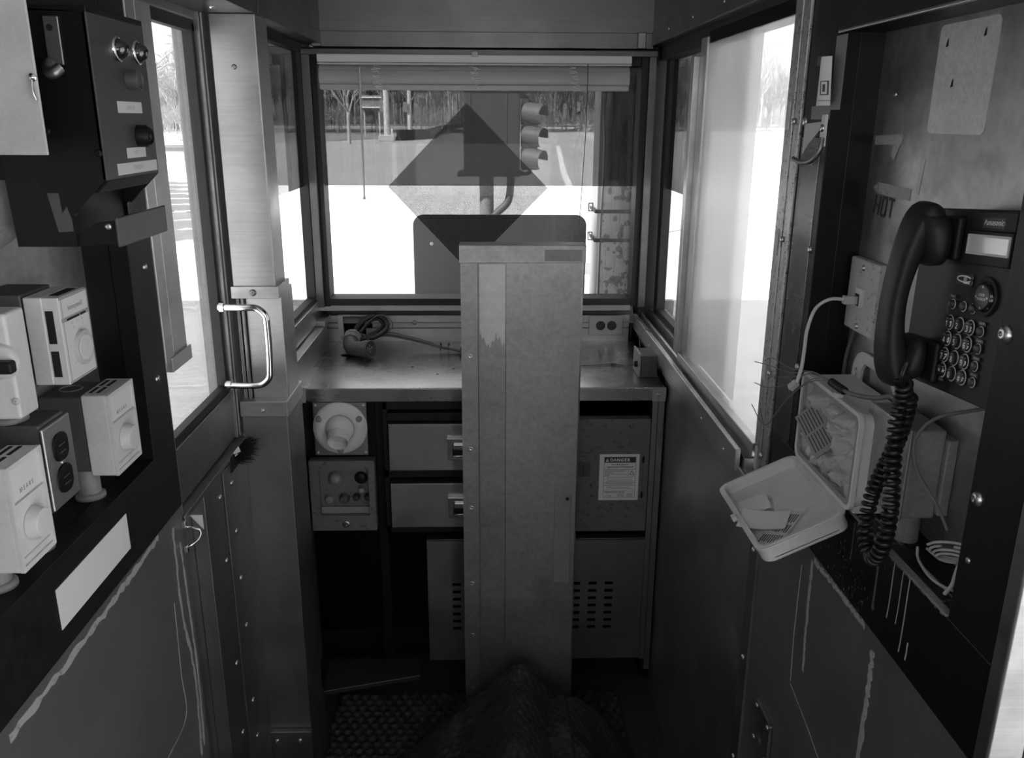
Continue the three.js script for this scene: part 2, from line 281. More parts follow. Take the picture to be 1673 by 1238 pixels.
{
  // perforated ledge, then two upstand bands
  const s = roundRect(-0.5, 0.44, 0, 0.075, 0.0005);
  for (let i = 0; i < 78; i++) { const x = -0.25 + i * 0.0083; s.holes.push(new THREE.Path().absellipse(x, 0.057, 0.0028, 0.005, 0, Math.PI * 2)); }
  const g = ex(s, 0.002, { curveSegments: 4 }); g.rotateX(-Math.PI / 2 + 0.6).translate(0, 0.942, -2.458);
  mk('perforated_ledge', g, M.galvLedge, wf);
  mk('ledge_back', box(-0.5, 0.44, 0.88, 0.985, -2.56, -2.53), M.gap, wf);
  mk('upper_band', [box(-0.5, -0.44, 0.927, 0.966, -2.472, -2.46, 0.002), box(-0.34, 0.425, 0.927, 0.966, -2.472, -2.46, 0.002), box(-0.44, -0.34, 0.962, 0.968, -2.472, -2.46, 0.001)], M.steel, wf);
  mk('lower_band', [box(-0.5, -0.425, 0.884, 0.926, -2.474, -2.463, 0.002), box(-0.36, 0.425, 0.884, 0.926, -2.474, -2.463, 0.002)], M.steel, wf);
  mk('cut_edge', box(-0.441, -0.425, 0.922, 0.966, -2.468, -2.457, 0.001), M.alu, wf);
  for (const x of [-0.215, -0.29]) mk('screw', screw(V(x, 0.944, -2.46), V(0, 0, 1), 0.007), M.steelDark, wf);
}
mk('outer_skin', box(-0.6, 0.58, -0.2, 0.985, -2.6, -2.57), M.steelDark, wf);

// ---------------------------------------------------------------- front window with its films
const w1 = structGroup('window_1');
mk('glass', box(-0.462, 0.43, 1.012, 1.69, -2.487, -2.483, 0), M.glass, w1);
mk('tint_film', box(-0.458, 0.428, 1.339, 1.69, -2.4822, -2.4818, 0), M.tint, w1);
{
  const g = ex(shapeOf([[-0.055, 1.564], [-0.281, 1.336], [-0.058, 1.099], [0.175, 1.333]]), 0.0004).translate(0, 0, -2.481);
  mk('diamond_film', g, M.perforated, w1);
}
// ---------------------------------------------------------------- left quarter window, pillar, sliding door
const w2 = structGroup('window_2');
mk('glass', box(-0.507, -0.503, 1.02, 1.7, -2.42, -1.86, 0), M.glass, w2);
mk('tint_film', box(-0.5022, -0.5018, 1.342, 1.7, -2.42, -1.86, 0), M.tint, w2);
mk('gasket', [box(-0.515, -0.492, 1.015, 1.03, -2.44, -1.8), box(-0.515, -0.49, 1.69, 1.712, -2.44, -1.8), box(-0.515, -0.49, 1.02, 1.7, -2.43, -2.405)], M.rubber, w2);
mk('frame', [box(-0.52, -0.485, 0.96, 1.018, -2.46, -1.8, 0.002), box(-0.52, -0.48, 1.02, 1.711, -1.885, -1.835, 0.002)], M.alu, w2);
mk('inner_ledge', [box(-0.52, -0.462, 0.84, 0.955, -2.4, -1.85, 0.002), box(-0.52, -0.46, 0.955, 0.972, -2.468, -2.36, 0.002)], M.steel, w2);

const pillar = structGroup('trim_2');
mk('base', box(-0.532, -0.434, 0.095, 0.905, -1.9, -1.75, 0.002), M.steelDark, pillar);
mk('base_cap', box(-0.533, -0.431, 0.903, 0.938, -1.9, -1.745, 0.0015), M.steel, pillar);
mk('kick_plate', box(-0.532, -0.43, 0, 0.095, -1.9, -1.735, 0.002), M.steelDark, pillar);
mk('shaft', box(-0.51, -0.434, 0.935, 1.17, -1.88, -1.775, 0.002), M.steel, pillar);
mk('channel', [box(-0.528, -0.521, 0.935, 1.17, -1.88, -1.77), box(-0.517, -0.511, 0.935, 1.17, -1.88, -1.765)], M.aluDark, pillar);
mk('cover', box(-0.527, -0.438, 1.186, 1.711, -1.84, -1.752, 0.003), M.steelBright, pillar);
mk('cover_bracket', box(-0.531, -0.432, 1.162, 1.188, -1.85, -1.748, 0.0015), M.alu, pillar);
mk('screw', screw(V(-0.485, 1.175, -1.748), V(0, 0, 1), 0.007), M.aluDark, pillar);
mk('screw', screw(V(-0.485, 1.615, -1.752), V(0, 0, 1), 0.005), M.aluDark, pillar);
for (const x of [-0.515, -0.46]) mk('screw', screw(V(x, 0.07, -1.735), V(0, 0, 1), 0.006), M.screw, pillar);
mk('screw', screw(V(-0.485, 0.918, -1.745), V(0, 0, 1), 0.005), M.screw, pillar);

const door = structGroup('door_1');
mk('glass', box(-0.564, -0.56, 0.975, 1.685, -1.73, -1.4, 0), M.glass, door);
mk('stile', [box(-0.575, -0.535, 0.86, 1.76, -1.762, -1.742, 0.003), box(-0.57, -0.538, 0.86, 1.76, -1.741, -1.732, 0.002)], M.aluDark, door);
mk('stile', box(-0.575, -0.558, 0.86, 1.76, -1.42, -1.375, 0.002), M.alu, door);
mk('bottom_rail', box(-0.575, -0.545, 0.86, 0.965, -1.738, -1.4, 0.003), M.aluDark, door);
mk('top_rail', box(-0.575, -0.545, 1.695, 1.8, -1.738, -1.4, 0.003), M.aluDark, door);
mk('gasket', [box(-0.566, -0.548, 0.965, 0.982, -1.732, -1.4), box(-0.566, -0.548, 1.675, 1.697, -1.732, -1.4), box(-0.568, -0.548, 0.97, 1.69, -1.732, -1.718)], M.rubber, door);
mk('handle', tube([V(-0.54, 1.157, -1.69), V(-0.49, 1.157, -1.685), V(-0.462, 1.155, -1.685), V(-0.447, 1.14, -1.685), V(-0.445, 1.12, -1.685), V(-0.446, 1.03, -1.685), V(-0.449, 1.01, -1.685), V(-0.464, 0.996, -1.685), V(-0.49, 0.993, -1.685), V(-0.54, 0.993, -1.69)], 0.0072, 120, 14), M.chrome, door);
mk('handle_rose', [cyl(V(-0.537, 1.157, -1.69), V(-0.528, 1.157, -1.69), 0.011), cyl(V(-0.537, 0.993, -1.69), V(-0.528, 0.993, -1.69), 0.011)], M.chrome, door);
const jamb = structGroup('trim_3');
mk('channel', [box(-0.556, -0.546, 1.12, 1.9, -1.512, -1.446, 0.002), box(-0.556, -0.543, 1.12, 1.9, -1.438, -1.4, 0.002)], M.alu, jamb);
mk('clip', box(-0.557, -0.541, 1.1, 1.126, -1.518, -1.42, 0.001), M.alu, jamb);
mk('edge', box(-0.556, -0.534, 0.84, 1.9, -1.372, -1.362, 0.001), M.alu, jamb);
// ---------------------------------------------------------------- right windows
const w3 = structGroup('window_3');
mk('glass', box(0.5, 0.504, 0.99, 1.7, -2.4, -1.95, 0), M.glass, w3);
mk('tint_film', box(0.4992, 0.4996, 1.34, 1.7, -2.4, -1.99, 0), M.tint, w3);
mk('sill', [box(0.45, 0.6, 0.9, 0.955, -2.5, -1.37, 0.002), box(0.48, 0.53, 0.955, 0.985, -2.46, -1.95, 0.002)], M.aluDark, w3);
mk('gasket', [box(0.49, 0.512, 0.985, 1.0, -2.44, -1.95), box(0.47, 0.512, 1.675, 1.712, -2.46, -1.37), box(0.488, 0.512, 0.99, 1.7, -2.43, -2.385)], M.rubber, w3);
mk('inner_rail', [box(0.436, 0.447, 0.925, 0.968, -2.47, -1.38, 0.002), box(0.458, 0.464, 0.95, 0.972, -2.47, -1.9, 0.001)], M.alu, w3);
mk('sloped_trim', box(0.443, 0.45, 0.905, 0.935, -2.05, -1.3, 0.002), M.steel, w3);
for (const z of [-2.2, -1.9, -1.62, -1.45]) mk('rivet', screw(V(0.436, 0.94, z), V(-1, 0, 0), 0.003), M.screw, w3);
const w4 = structGroup('window_4');
mk('glass', box(0.47, 0.474, 0.985, 1.7, -1.9, -1.35, 0), M.dusty, w4);
mk('outer_glass', box(0.488, 0.492, 0.985, 1.7, -1.99, -1.6, 0), M.dustyFilm, w4);
mk('sash_stile', [box(0.452, 0.47, 0.985, 1.655, -1.985, -1.955, 0.002), box(0.465, 0.486, 0.97, 1.69, -1.952, -1.9, 0.002)], M.alu, w4);
mk('sash_rail', box(0.455, 0.48, 0.965, 0.99, -1.95, -1.35, 0.002), M.alu, w4);
mk('stile', [box(0.445, 0.485, 0.962, 1.9, -1.262, -1.248, 0.0015), box(0.447, 0.485, 0.962, 1.9, -1.278, -1.2635, 0.0015), box(0.445, 0.485, 0.962, 1.9, -1.298, -1.2795, 0.0015), box(0.455, 0.485, 0.97, 1.9, -1.325, -1.3, 0.003), box(0.462, 0.485, 0.97, 1.9, -1.36, -1.325, 0.002)], M.aluMid, w4);
mk('track_gap', box(0.449, 0.47, 0.95, 1.9, -1.249, -1.243), M.gap, w4);
for (const y of [1.52, 1.35, 1.14, 1.0]) mk('screw', screw(V(0.445, y, -1.272), V(-1, 0, 0), 0.005), M.screw, w4);
for (const y of [1.53, 1.345, 1.145, 0.99]) mk('tape_strip', box(0.4425, 0.445, y - 0.022, y + 0.018, -1.298, -1.287, 0.001), M.plasticGrey, w4);
mk('outer_sill', box(0.49, 0.72, 0.93, 0.97, -1.98, -1.3, 0.002), M.alu, w4);
const hr = structGroup('trim_4');
mk('header', box(0.447, 0.6, 1.711, 2.15, -2.6, -1.245), M.header, hr);
mk('seam_strip', box(0.443, 0.447, 1.711, 1.748, -2.42, -1.25), M.header, hr);
for (const z of [-2.2, -1.95, -1.7, -1.5]) mk('rivet', screw(V(0.443, 1.733, z), V(-1, 0, 0), 0.003), M.screw, hr);

// ---------------------------------------------------------------- counter and the units under it
{
  const t = thing('counter', 'stainless steel worktop with a folded front edge below the front window', 'countertop');
  const s = roundRect(-0.48, 0.443, -2.462, -2.0, 0.002);
  for (const [x, z, r] of [[-0.395, -2.31, 0.017], [-0.445, -2.24, 0.004]]) s.holes.push(new THREE.Path().absarc(x, z, r, 0, Math.PI * 2));
  const g = ex(s, 0.004); g.rotateX(Math.PI / 2); g.scale(1, 1, 1); // shape y becomes z
  g.translate(0, 0.886, 0);
  mk('top', g, M.counter, t);
  mk('front_edge', box(-0.48, 0.443, 0.851, 0.886, -2.004, -1.998, 0.002), M.counter, t);
  mk('side_strip', box(-0.48, -0.448, 0.886, 0.8885, -2.46, -2.0, 0.001), M.counter, t);
  mk('corner_cap', box(-0.482, -0.448, 0.85, 0.887, -2.002, -1.996, 0.001), M.steel, t);
  mk('corner_cap', box(0.41, 0.445, 0.85, 0.887, -2.002, -1.996, 0.001), M.steel, t);
  mk('screw', screw(V(-0.462, 0.868, -1.996), V(0, 0, 1), 0.004), M.screw, t);
  mk('screw', screw(V(0.426, 0.868, -1.996), V(0, 0, 1), 0.004), M.screw, t);
  for (const [x, z] of [[-0.2, -2.19], [-0.09, -2.17], [-0.06, -2.12], [-0.13, -2.12]]) mk('screw_hole', cyl(V(x, 0.8858, z), V(x, 0.8866, z), 0.003, 0.003, 10), M.gap, t);
}
{
  const t = thing('cabinet', 'built-in steel cabinet with dark openings, under the worktop', 'cabinet');
  mk('post', box(-0.495, -0.463, 0.085, 0.85, -2.06, -2.0, 0.002), M.steelDark, t);
  mk('post', box(-0.51, -0.497, 0.06, 0.86, -2.06, -2.01, 0.001), M.steelDark, t);
  mk('post', box(0.413, 0.428, 0.1, 0.85, -2.06, -2.0, 0.002), M.steelDark, t);
  mk('post', box(0.43, 0.446, 0.06, 0.86, -2.06, -2.01, 0.001), M.steelDark, t);
  mk('divider', box(-0.285, -0.262, 0.1, 0.85, -2.06, -2.03), M.black, t);
  mk('back_panel', box(-0.5, 0.44, 0, 0.86, -2.46, -2.44), M.black, t);
  mk('backing', box(-0.465, -0.285, 0.5, 0.85, -2.05, -2.035), M.black, t); mk('backing', box(0.19, 0.415, 0.468, 0.495, -2.05, -2.04), M.black, t);
  mk('side', box(-0.52, -0.498, 0.0, 0.86, -2.46, -2.06), M.black, t); mk('side', box(0.43, 0.449, 0.0, 0.86, -2.46, -2.06), M.black, t);
  mk('plinth', box(-0.5, 0.44, 0.0, 0.085, -2.2, -2.18), M.black, t);
  mk('drawer_frame', [box(-0.262, 0.2, 0.828, 0.851, -2.03, -2.005), box(-0.262, 0.2, 0.645, 0.668, -2.03, -2.005), box(-0.262, 0.2, 0.49, 0.512, -2.03, -2.005), box(-0.262, -0.25, 0.49, 0.85, -2.03, -2.005), box(-0.25, 0.2, 0.802, 0.822, -2.02, -1.996)], M.blackChip, t);
  for (const [y0, y1] of [[0.672, 0.797], [0.514, 0.637]]) {
    const d = mk('drawer', [box(-0.247, 0.19, y0, y1, -2.02, -1.985, 0.002)], M.steelDark, t);
    mk('handle', [box(-0.1, -0.02, y1 - 0.095, y1 - 0.035, -1.986, -1.981, 0.001), box(-0.102, -0.018, y1 - 0.041, y1 - 0.034, -1.986, -1.972, 0.001), tube([V(-0.085, y1 - 0.085, -1.98), V(-0.07, y1 - 0.081, -1.972), V(-0.04, y1 - 0.08, -1.972), V(-0.03, y1 - 0.085, -1.98)], 0.003), box(-0.086, -0.03, y1 - 0.066, y1 - 0.05, -1.983, -1.974, 0.003)], M.chrome, d);
    mk('handle_pocket', box(-0.088, -0.03, y1 - 0.088, y1 - 0.05, -1.982, -1.9802, 0.0005), M.gap, d);
  }
}
{
  const t = thing('vent_panel', 'low steel panel with columns of short slots, behind the tall channel', 'panel');
  const s = roundRect(-0.16, 0.424, 0.103, 0.468, 0.001);
  for (const x of [-0.095, 0.224, 0.268, 0.312]) for (let i = 0; i < 7; i++) { const y = 0.332 - i * 0.0223; s.holes.push(roundRect(x, x + 0.022, y, y + 0.0085, 0.0008, THREE.Path)); }
  mk('sheet', ex(s, 0.003).translate(0, 0, -2.006), M.steelDark, t);
  mk('fold', box(-0.16, 0.424, 0.464, 0.469, -2.03, -2.003, 0.001), M.steelDark, t);
}
{
  const t = thing('blower_outlet', 'round off-white blower outlet on a square steel plate, above the grey lamp box', 'vent');
  mk('plate', box(-0.433, -0.3, 0.71, 0.85, -2.004, -1.998, 0.002), M.steelDark, t);
  const c = V(-0.367, 0.784, -1.998), n = V(0, 0, 1);
  mk('ring', turned([[0.034, 0.001], [0.036, 0.011], [0.042, 0.014], [0.055, 0.012], [0.066, 0.006], [0.0675, 0]], c, n, 48), M.plastic, t);
  const ball = new THREE.SphereGeometry(0.036, 32, 20).translate(c.x, c.y, c.z + 0.001);
  mk('ball', ball, M.plastic, t);
  const d = V(0.0, -0.5, 1).normalize(), p = c.clone().add(V(0, -0.002, 0.004));
  mk('nozzle', turned([[0.021, 0.0], [0.028, 0.026], [0.026, 0.044], [0.0255, 0.046], [0.024, 0.046], [0.0225, 0.04], [0.0205, 0.012], [0, 0.01]], p, d, 36), M.plastic, t);
  for (const a of [0.5, 2.64, 4.71]) mk('clamp_screw', turned([[0.0075, 0], [0.0075, 0.005], [0.005, 0.007], [0, 0.007]], c.clone().add(V(Math.cos(a) * 0.056, Math.sin(a) * 0.056, 0.009)), n, 16), M.galvDull, t);
  for (const [x, y] of [[-0.426, 0.843], [-0.307, 0.843], [-0.426, 0.718], [-0.307, 0.718]]) mk('screw', screw(V(x, y, -1.998), n, 0.004), M.screw, t);
}
{
  const t = thing('lamp_box', 'grey painted box with recessed indicator lamps and buttons, below the round outlet', 'control box');
  const s = roundRect(-0.45, -0.286, 0.505, 0.698, 0.001); s.holes.push(roundRect(-0.428, -0.302, 0.547, 0.672, 0.001, THREE.Path));
  mk('front_frame', ex(s, 0.03).translate(0, 0, -2.02), M.greyPaint, t);
  mk('recess_plate', box(-0.43, -0.3, 0.546, 0.674, -2.02, -2.012), M.greyPaint, t);
  mk('bottom_lip', box(-0.428, -0.302, 0.546, 0.565, -2.012, -2.004, 0.002), M.galvDull, t);
  const n = V(0, 0, 1), lamp = (x, y, r, h, m, nm) => mk(nm, turned([[r * 1.15, 0], [r * 1.1, h * 0.2], [r, h * 0.3], [r * 0.85, h * 0.75], [r * 0.4, h], [0, h * 1.03]], V(x, y, -2.012), n, 28), m, t);
  lamp(-0.388, 0.642, 0.0175, 0.02, M.lampGrey, 'lamp_lens'); lamp(-0.324, 0.643, 0.015, 0.009, M.black, 'dark_button');
  const but = (x, y, r, m) => { const b = mk('button', turned([[r * 1.25, 0], [r * 1.25, 0.006], [r, 0.008], [r, 0.016], [r * 0.8, 0.018], [0, 0.018]], V(x, y, -2.012), n, 24), m, t); return b; };
  but(-0.405, 0.588, 0.0105, M.lampGrey); but(-0.368, 0.588, 0.0105, M.boxGrey); but(-0.337, 0.592, 0.0075, M.dark); but(-0.308, 0.592, 0.0075, M.dark); but(-0.322, 0.614, 0.0075, M.lampGrey);
  mk('cam_lock', turned([[0.009, 0], [0.009, 0.003], [0.006, 0.004], [0, 0.003]], V(-0.364, 0.524, -1.99), n, 20), M.chrome, t);
}
{
  const t = thing('breaker_panel', 'speckled grey breaker panel with a small door and danger notice', 'electrical panel');
  mk('cover', box(0.19, 0.412, 0.491, 0.802, -2.03, -2.0, 0.002), M.greyPaint, t);
  const d = mk('door', box(0.2, 0.398, 0.575, 0.713, -2.0, -1.997, 0.001), M.greyPaint, t);
  mk('latch', [box(0.222, 0.262, 0.648, 0.688, -1.998, -1.9955, 0.001), box(0.243, 0.256, 0.654, 0.682, -1.996, -1.993, 0.001)], M.boxGrey, d);
  for (const y of [0.685, 0.588]) mk('hinge', box(0.394, 0.3995, y, y + 0.017, -1.999, -1.9945, 0.001), M.black, d);
  const W = 320, H = 410;
  const danger = print(W, H, (c) => {
    c.fillStyle = '#e2e2e2'; c.fillRect(0, 0, W, H); c.strokeStyle = '#222'; c.lineWidth = 2; c.strokeRect(38, 24, 254, 362);
    c.fillStyle = '#333'; c.fillRect(40, 26, 250, 48); c.fillStyle = '#f4f4f4'; c.font = 'bold 40px sans-serif'; c.textAlign = 'left'; c.fillText('DANGER', 82, 64);
    c.beginPath(); c.moveTo(48, 66); c.lineTo(62, 34); c.lineTo(76, 66); c.fill(); c.fillStyle = '#333'; c.fillRect(60, 44, 4, 12); c.fillRect(60, 59, 4, 4);
    c.fillStyle = '#111'; c.font = 'bold 17px sans-serif'; c.textAlign = 'center'; c.fillText('Arc Flash Hazard', 165, 98); c.fillText('Appropriate PPE Required', 165, 118);
    c.fillRect(40, 132, 250, 2); c.fillRect(232, 132, 2, 60); c.fillRect(40, 192, 250, 2);
    c.lineWidth = 4; c.strokeStyle = '#222'; c.beginPath(); c.moveTo(244, 180); c.lineTo(262, 148); c.lineTo(280, 180); c.closePath(); c.stroke();
    c.fillStyle = '#666'; for (const [x, y, w] of [[46, 142, 175], [46, 152, 160], [46, 162, 60], [46, 174, 175], [46, 184, 40], [70, 206, 200], [70, 226, 190], [70, 238, 210], [40, 252, 250], [70, 262, 200], [40, 276, 250], [70, 290, 180], [80, 304, 190]]) c.fillRect(x, y, w, 3.5);
    c.fillRect(66, 196, 2, 130); c.fillRect(40, 328, 250, 2);
    c.fillStyle = '#111'; c.font = 'bold 16px sans-serif'; c.textAlign = 'left'; c.fillText('Shock & Flash Hazard', 48, 344);
    c.font = 'italic 18px serif'; c.fillText('2.90', 66, 378); c.lineWidth = 2; c.beginPath(); c.moveTo(46, 380); c.lineTo(78, 350); c.stroke();
    c.fillStyle = '#777'; for (let i = 0; i < 4; i++) { c.fillRect(150, 352 + i * 8, 60, 3); c.fillRect(226, 350 + i * 8, 50, 3); }
  }, 0.285, 0.387, 0.582, 0.709);
  const n = mk('notice', box(0.285, 0.387, 0.582, 0.709, -1.9972, -1.9962, 0), danger, d); n.userData.label = 'white printed danger notice';
}
{
  const t = thing('steel_channel', 'tall loose galvanized steel channel standing upright in front of the drawers', 'steel channel');
  const x0 = -0.056, x1 = 0.219, z = -1.9, y1 = 1.212;
  // folded section: left flange, shallow step, wide face, right return
  const sec = (x, zz) => [x, zz];
  const prof = [sec(x0 - 0.004, z - 0.05), sec(x0 - 0.004, z), sec(x0 + 0.034, z + 0.001), sec(x0 + 0.037, z - 0.006), sec(x0 + 0.098, z - 0.003), sec(x0 + 0.1, z - 0.001), sec(x1 - 0.004, z), sec(x1, z - 0.004), sec(x1, z - 0.05)];
  const th = 0.0016, back = prof.slice().reverse().map(([x, zz], i) => [x + (i === 0 ? -th : i === prof.length - 1 ? th : i === 1 || i === 2 ? -th : i >= prof.length - 2 ? th : 0), zz - (i === 0 || i === prof.length - 1 ? 0 : th)]);
  const g = ex(shapeOf([...prof, ...back].map(([x, zz]) => [x, -zz])), y1 - 0.004); g.rotateX(-Math.PI / 2).translate(0, 0.004, 0);
  mk('channel', g, M.galv, t);
  mk('end_cap', [box(x0 - 0.006, x1 + 0.004, y1, y1 + 0.04, z - 0.003, z + 0.001, 0.001), box(x0 - 0.006, x1 + 0.004, y1 + 0.038, y1 + 0.04, z - 0.055, z, 0.0008)], M.galv, t);
  { const p = [[x0 + 0.0385, y1 - 0.004]]; for (let i = 0; i <= 46; i++) p.push([x0 + 0.0385 + i * 0.00128, 1.03 + 0.012 * Math.sin(i * 0.22 + 1) + 0.006 * Math.sin(i * 0.9) + rr(-0.003, 0.003)]); p.push([x0 + 0.0975, y1 - 0.004]); mk('reflection_band', ex(shapeOf(p), 0.0006).rotateY(-0.05).translate(-0.0003, 0, z - 0.0053), mat({ color: G(0.85), metalness: 0.6, roughness: 0.6, map: scaled(T.galv, 0.06) }), t); }  // lighter galvanized finish put in for the bright reflection on the upper band
  mk('torn_tape', box(0.13, x1 - 0.005, y1 + 0.004, y1 + 0.03, z + 0.0005, z + 0.002, 0.0008), M.galvDull, t);
  mk('patch_plate', box(0.163, 0.205, 0.4, 0.645, z - 0.001, z + 0.0025, 0.002), M.galvDull, t);
  for (const y of [0.995, 0.765, 0.61, 0.4, 0.25, 0.09]) mk('bolt_hole', turned([[0.0055, 0], [0.005, 0.001], [0.0028, 0.001], [0.0026, 0.0002], [0, 0.0002]], V(x0 + 0.016, y, z + 0.0006), V(0, 0, 1), 14), M.screw, t);
  mk('hole', cyl(V(0.195, 0.632, z + 0.0022), V(0.195, 0.632, z + 0.003), 0.0045), M.gap, t);
}
// ---------------------------------------------------------------- things on the counter and at the front window
{
  const t = thing('venetian_blind', 'pale metal venetian blind drawn up under the front window head', 'blind');
  mk('headrail', [rbox(-0.44, 0.383, 1.661, 1.682, -2.4, -2.362, 0.003), box(-0.44, 0.383, 1.657, 1.66, -2.4, -2.36, 0.001)], M.blindLight, t);
  mk('bracket', box(-0.038, -0.022, 1.676, 1.69, -2.41, -2.36, 0.001), M.blind, t);
  // slats gathered at the top, each a shallow curved strip
  const slat = (w, lean) => { const n = 6, th = 0.0009, o = []; for (let i = 0; i <= n; i++) { const q = i / n - 0.5; o.push([q * w, 0.0022 * (1 - 4 * q * q)]); } const pts = [...o, ...o.slice().reverse().map(([x, y]) => [x, y - th])]; return ex(shapeOf(pts), 0.817).rotateY(-Math.PI / 2).rotateX(lean).translate(0.379, 0, 0); };
  [[1.6495, 0.62, -2.376], [1.6445, 0.6, -2.372], [1.6285, 1.38, -2.366], [1.625, 1.4, -2.369], [1.622, 1.42, -2.372], [1.6195, 1.42, -2.375], [1.617, 1.42, -2.378], [1.6145, 1.42, -2.381]].forEach(([y, a, z]) => mk('slat', slat(a > 1 ? 0.03 : 0.02, a).translate(0, y, z), M.blind, t));
  mk('bottom_rail', rbox(-0.437, 0.378, 1.5935, 1.608, -2.386, -2.364, 0.003), M.blind, t);
  mk('wand', [cyl(V(-0.33, 1.65, -2.36), V(-0.331, 1.318, -2.35), 0.0028, 0.0028, 8), cyl(V(-0.331, 1.318, -2.35), V(-0.331, 1.312, -2.35), 0.004, 0.004, 8)], M.plasticGrey, t);
  mk('pull_cord', tube([V(0.267, 1.66, -2.36), V(0.266, 1.5, -2.36), V(0.26, 1.35, -2.36), V(0.254, 1.2, -2.36), V(0.253, 1.08, -2.36)], 0.0011, 40, 6), M.wire, t);
  for (const x of [-0.288, -0.031, 0.229]) {
    const pts = []; for (let i = 0; i < 36; i++) pts.push(V(x + rr(-0.014, 0.014) + i * 0.0002, 1.652 - i * 0.0016 + rr(-0.003, 0.003), -2.354 + rr(-0.003, 0.003)));
    mk('ladder_cord', tube(pts, 0.0009, 170, 5), M.plastic, t);
  }
}
{
  const t = thing('wall_outlet', 'black duplex outlet on a steel plate, on the upstand behind the counter', 'outlet');
  mk('plate', box(0.303, 0.405, 0.906, 0.966, -2.459, -2.455, 0.002), M.steel, t);
  for (const x of [0.338, 0.371]) {
    const f = mk('receptacle', turned([[0.014, 0], [0.014, 0.002], [0.013, 0.003], [0, 0.003]], V(x, 0.935, -2.455), V(0, 0, 1), 24), M.dark, t);
    mk('slot', [box(x - 0.006, x - 0.001, 0.939, 0.941, -2.4522, -2.4518, 0), box(x - 0.006, x - 0.001, 0.929, 0.931, -2.4522, -2.4518, 0)], M.gap, f);
  }
  mk('screw', screw(V(0.3545, 0.935, -2.455), V(0, 0, 1), 0.003), M.screw, t);
}
{
  // cut power lead with its round connector, lying on the counter
  const t = thing('cable_bundle', 'bundle of thin dark wires tied together across the counter', 'cables');
  for (let k = 0; k < 8; k++) {
    const a = rr(-0.006, 0.006), b = rr(0, 0.012), f = rr(0.5, 1.4);
    mk('wire', tube([V(-0.35 + a, 0.905 + b, -2.40), V(-0.3 + a, 0.918 + b * f, -2.40 + a), V(-0.235, 0.914 + b * 0.8 * f, -2.38 + a), V(-0.165, 0.902 + b * 0.6 * f, -2.36 + a), V(-0.13 + a, 0.896 + b * 0.35, -2.345 + a * 0.5), V(-0.11, 0.894 + b * 0.3, -2.34 + a * 0.5), V(-0.065, 0.89 + b * 0.35, -2.32 + a), V(-0.02, 0.889 + b * 0.5, -2.31 + a)], 0.0024, 60, 6), M.cordGrey, t);
  }
  for (const x of [-0.133, -0.11]) mk('cable_tie', [new THREE.TorusGeometry(0.0085, 0.0012, 6, 20).rotateY(Math.PI / 2).translate(x, 0.8985, -2.342), box(x - 0.002, x + 0.004, 0.904, 0.912, -2.344, -2.341, 0.0005)], M.wire, t);
  mk('stop_knot', rbox(-0.078, -0.07, 0.886, 0.904, -2.326, -2.314, 0.002), M.wire, t);
}
{
  const t = thing('power_lead', 'thick dark looped power lead with an angled round connector, on the counter', 'plug');
  mk('lead', tube([V(-0.385, 0.92, -2.37), V(-0.375, 0.945, -2.385), V(-0.352, 0.968, -2.4), V(-0.32, 0.978, -2.405), V(-0.295, 0.966, -2.4), V(-0.29, 0.945, -2.395), V(-0.31, 0.926, -2.39), V(-0.345, 0.912, -2.39), V(-0.37, 0.905, -2.4)], 0.0075, 90, 10), M.cord, t);
  mk('lead', tube([V(-0.378, 0.92, -2.372), V(-0.36, 0.94, -2.385), V(-0.338, 0.962, -2.4), V(-0.316, 0.967, -2.41), V(-0.302, 0.95, -2.41), V(-0.312, 0.935, -2.41), V(-0.35, 0.915, -2.41)], 0.005, 70, 8), M.cord, t);
  mk('thin_wire', tube([V(-0.37, 0.93, -2.38), V(-0.34, 0.965, -2.38), V(-0.305, 0.985, -2.38), V(-0.275, 0.968, -2.385), V(-0.275, 0.945, -2.39), V(-0.3, 0.925, -2.395)], 0.0012, 60, 6), M.cordGrey, t);
  const e = mk('elbow', [tube([V(-0.383, 0.926, -2.352), V(-0.385, 0.916, -2.325), V(-0.376, 0.909, -2.302), V(-0.357, 0.91, -2.288), V(-0.34, 0.913, -2.278)], 0.0205, 40, 22)], M.boxGrey, t);
  mk('clamp', [cyl(V(-0.383, 0.929, -2.358), V(-0.384, 0.92, -2.335), 0.0235, 0.0235, 22), box(-0.413, -0.4, 0.922, 0.932, -2.35, -2.34, 0.002), box(-0.39, -0.37, 0.938, 0.95, -2.352, -2.338, 0.002)], M.galvDull, e);
  const d = V(0.8, 0.13, 0.5).normalize(), q = V(-0.345, 0.912, -2.281);
  const f = mk('shell', turned([[0.021, 0], [0.0225, 0.004], [0.0215, 0.008], [0.0235, 0.012], [0.0235, 0.018], [0.0215, 0.02], [0.024, 0.024], [0.024, 0.03], [0.02, 0.031], [0.019, 0.018], [0, 0.018]], q, d, 30), M.boxGrey, t);
  for (const [a, b] of [[0, 0], [0.008, 0.003], [-0.008, 0.002], [0, -0.009], [0.001, 0.009]]) mk('contact', cyl(q.clone().add(V(-a * 0.5, b, a)).addScaledVector(d, 0.017), q.clone().add(V(-a * 0.5, b, a)).addScaledVector(d, 0.027), 0.0022, 0.0022, 8), M.screw, f);
  for (let k = 0; k < 4; k++) { const c = V(-0.372 + k * 0.011, 0.93, -2.335 + k * 0.008); mk('spring_wire', tube([...Array(9)].map((_, i) => c.clone().add(V(Math.sin(i) * 0.008, Math.abs(Math.sin(i * 0.4)) * 0.014, Math.cos(i) * 0.006))), 0.0008, 40, 5), M.cordGrey, t); }
}
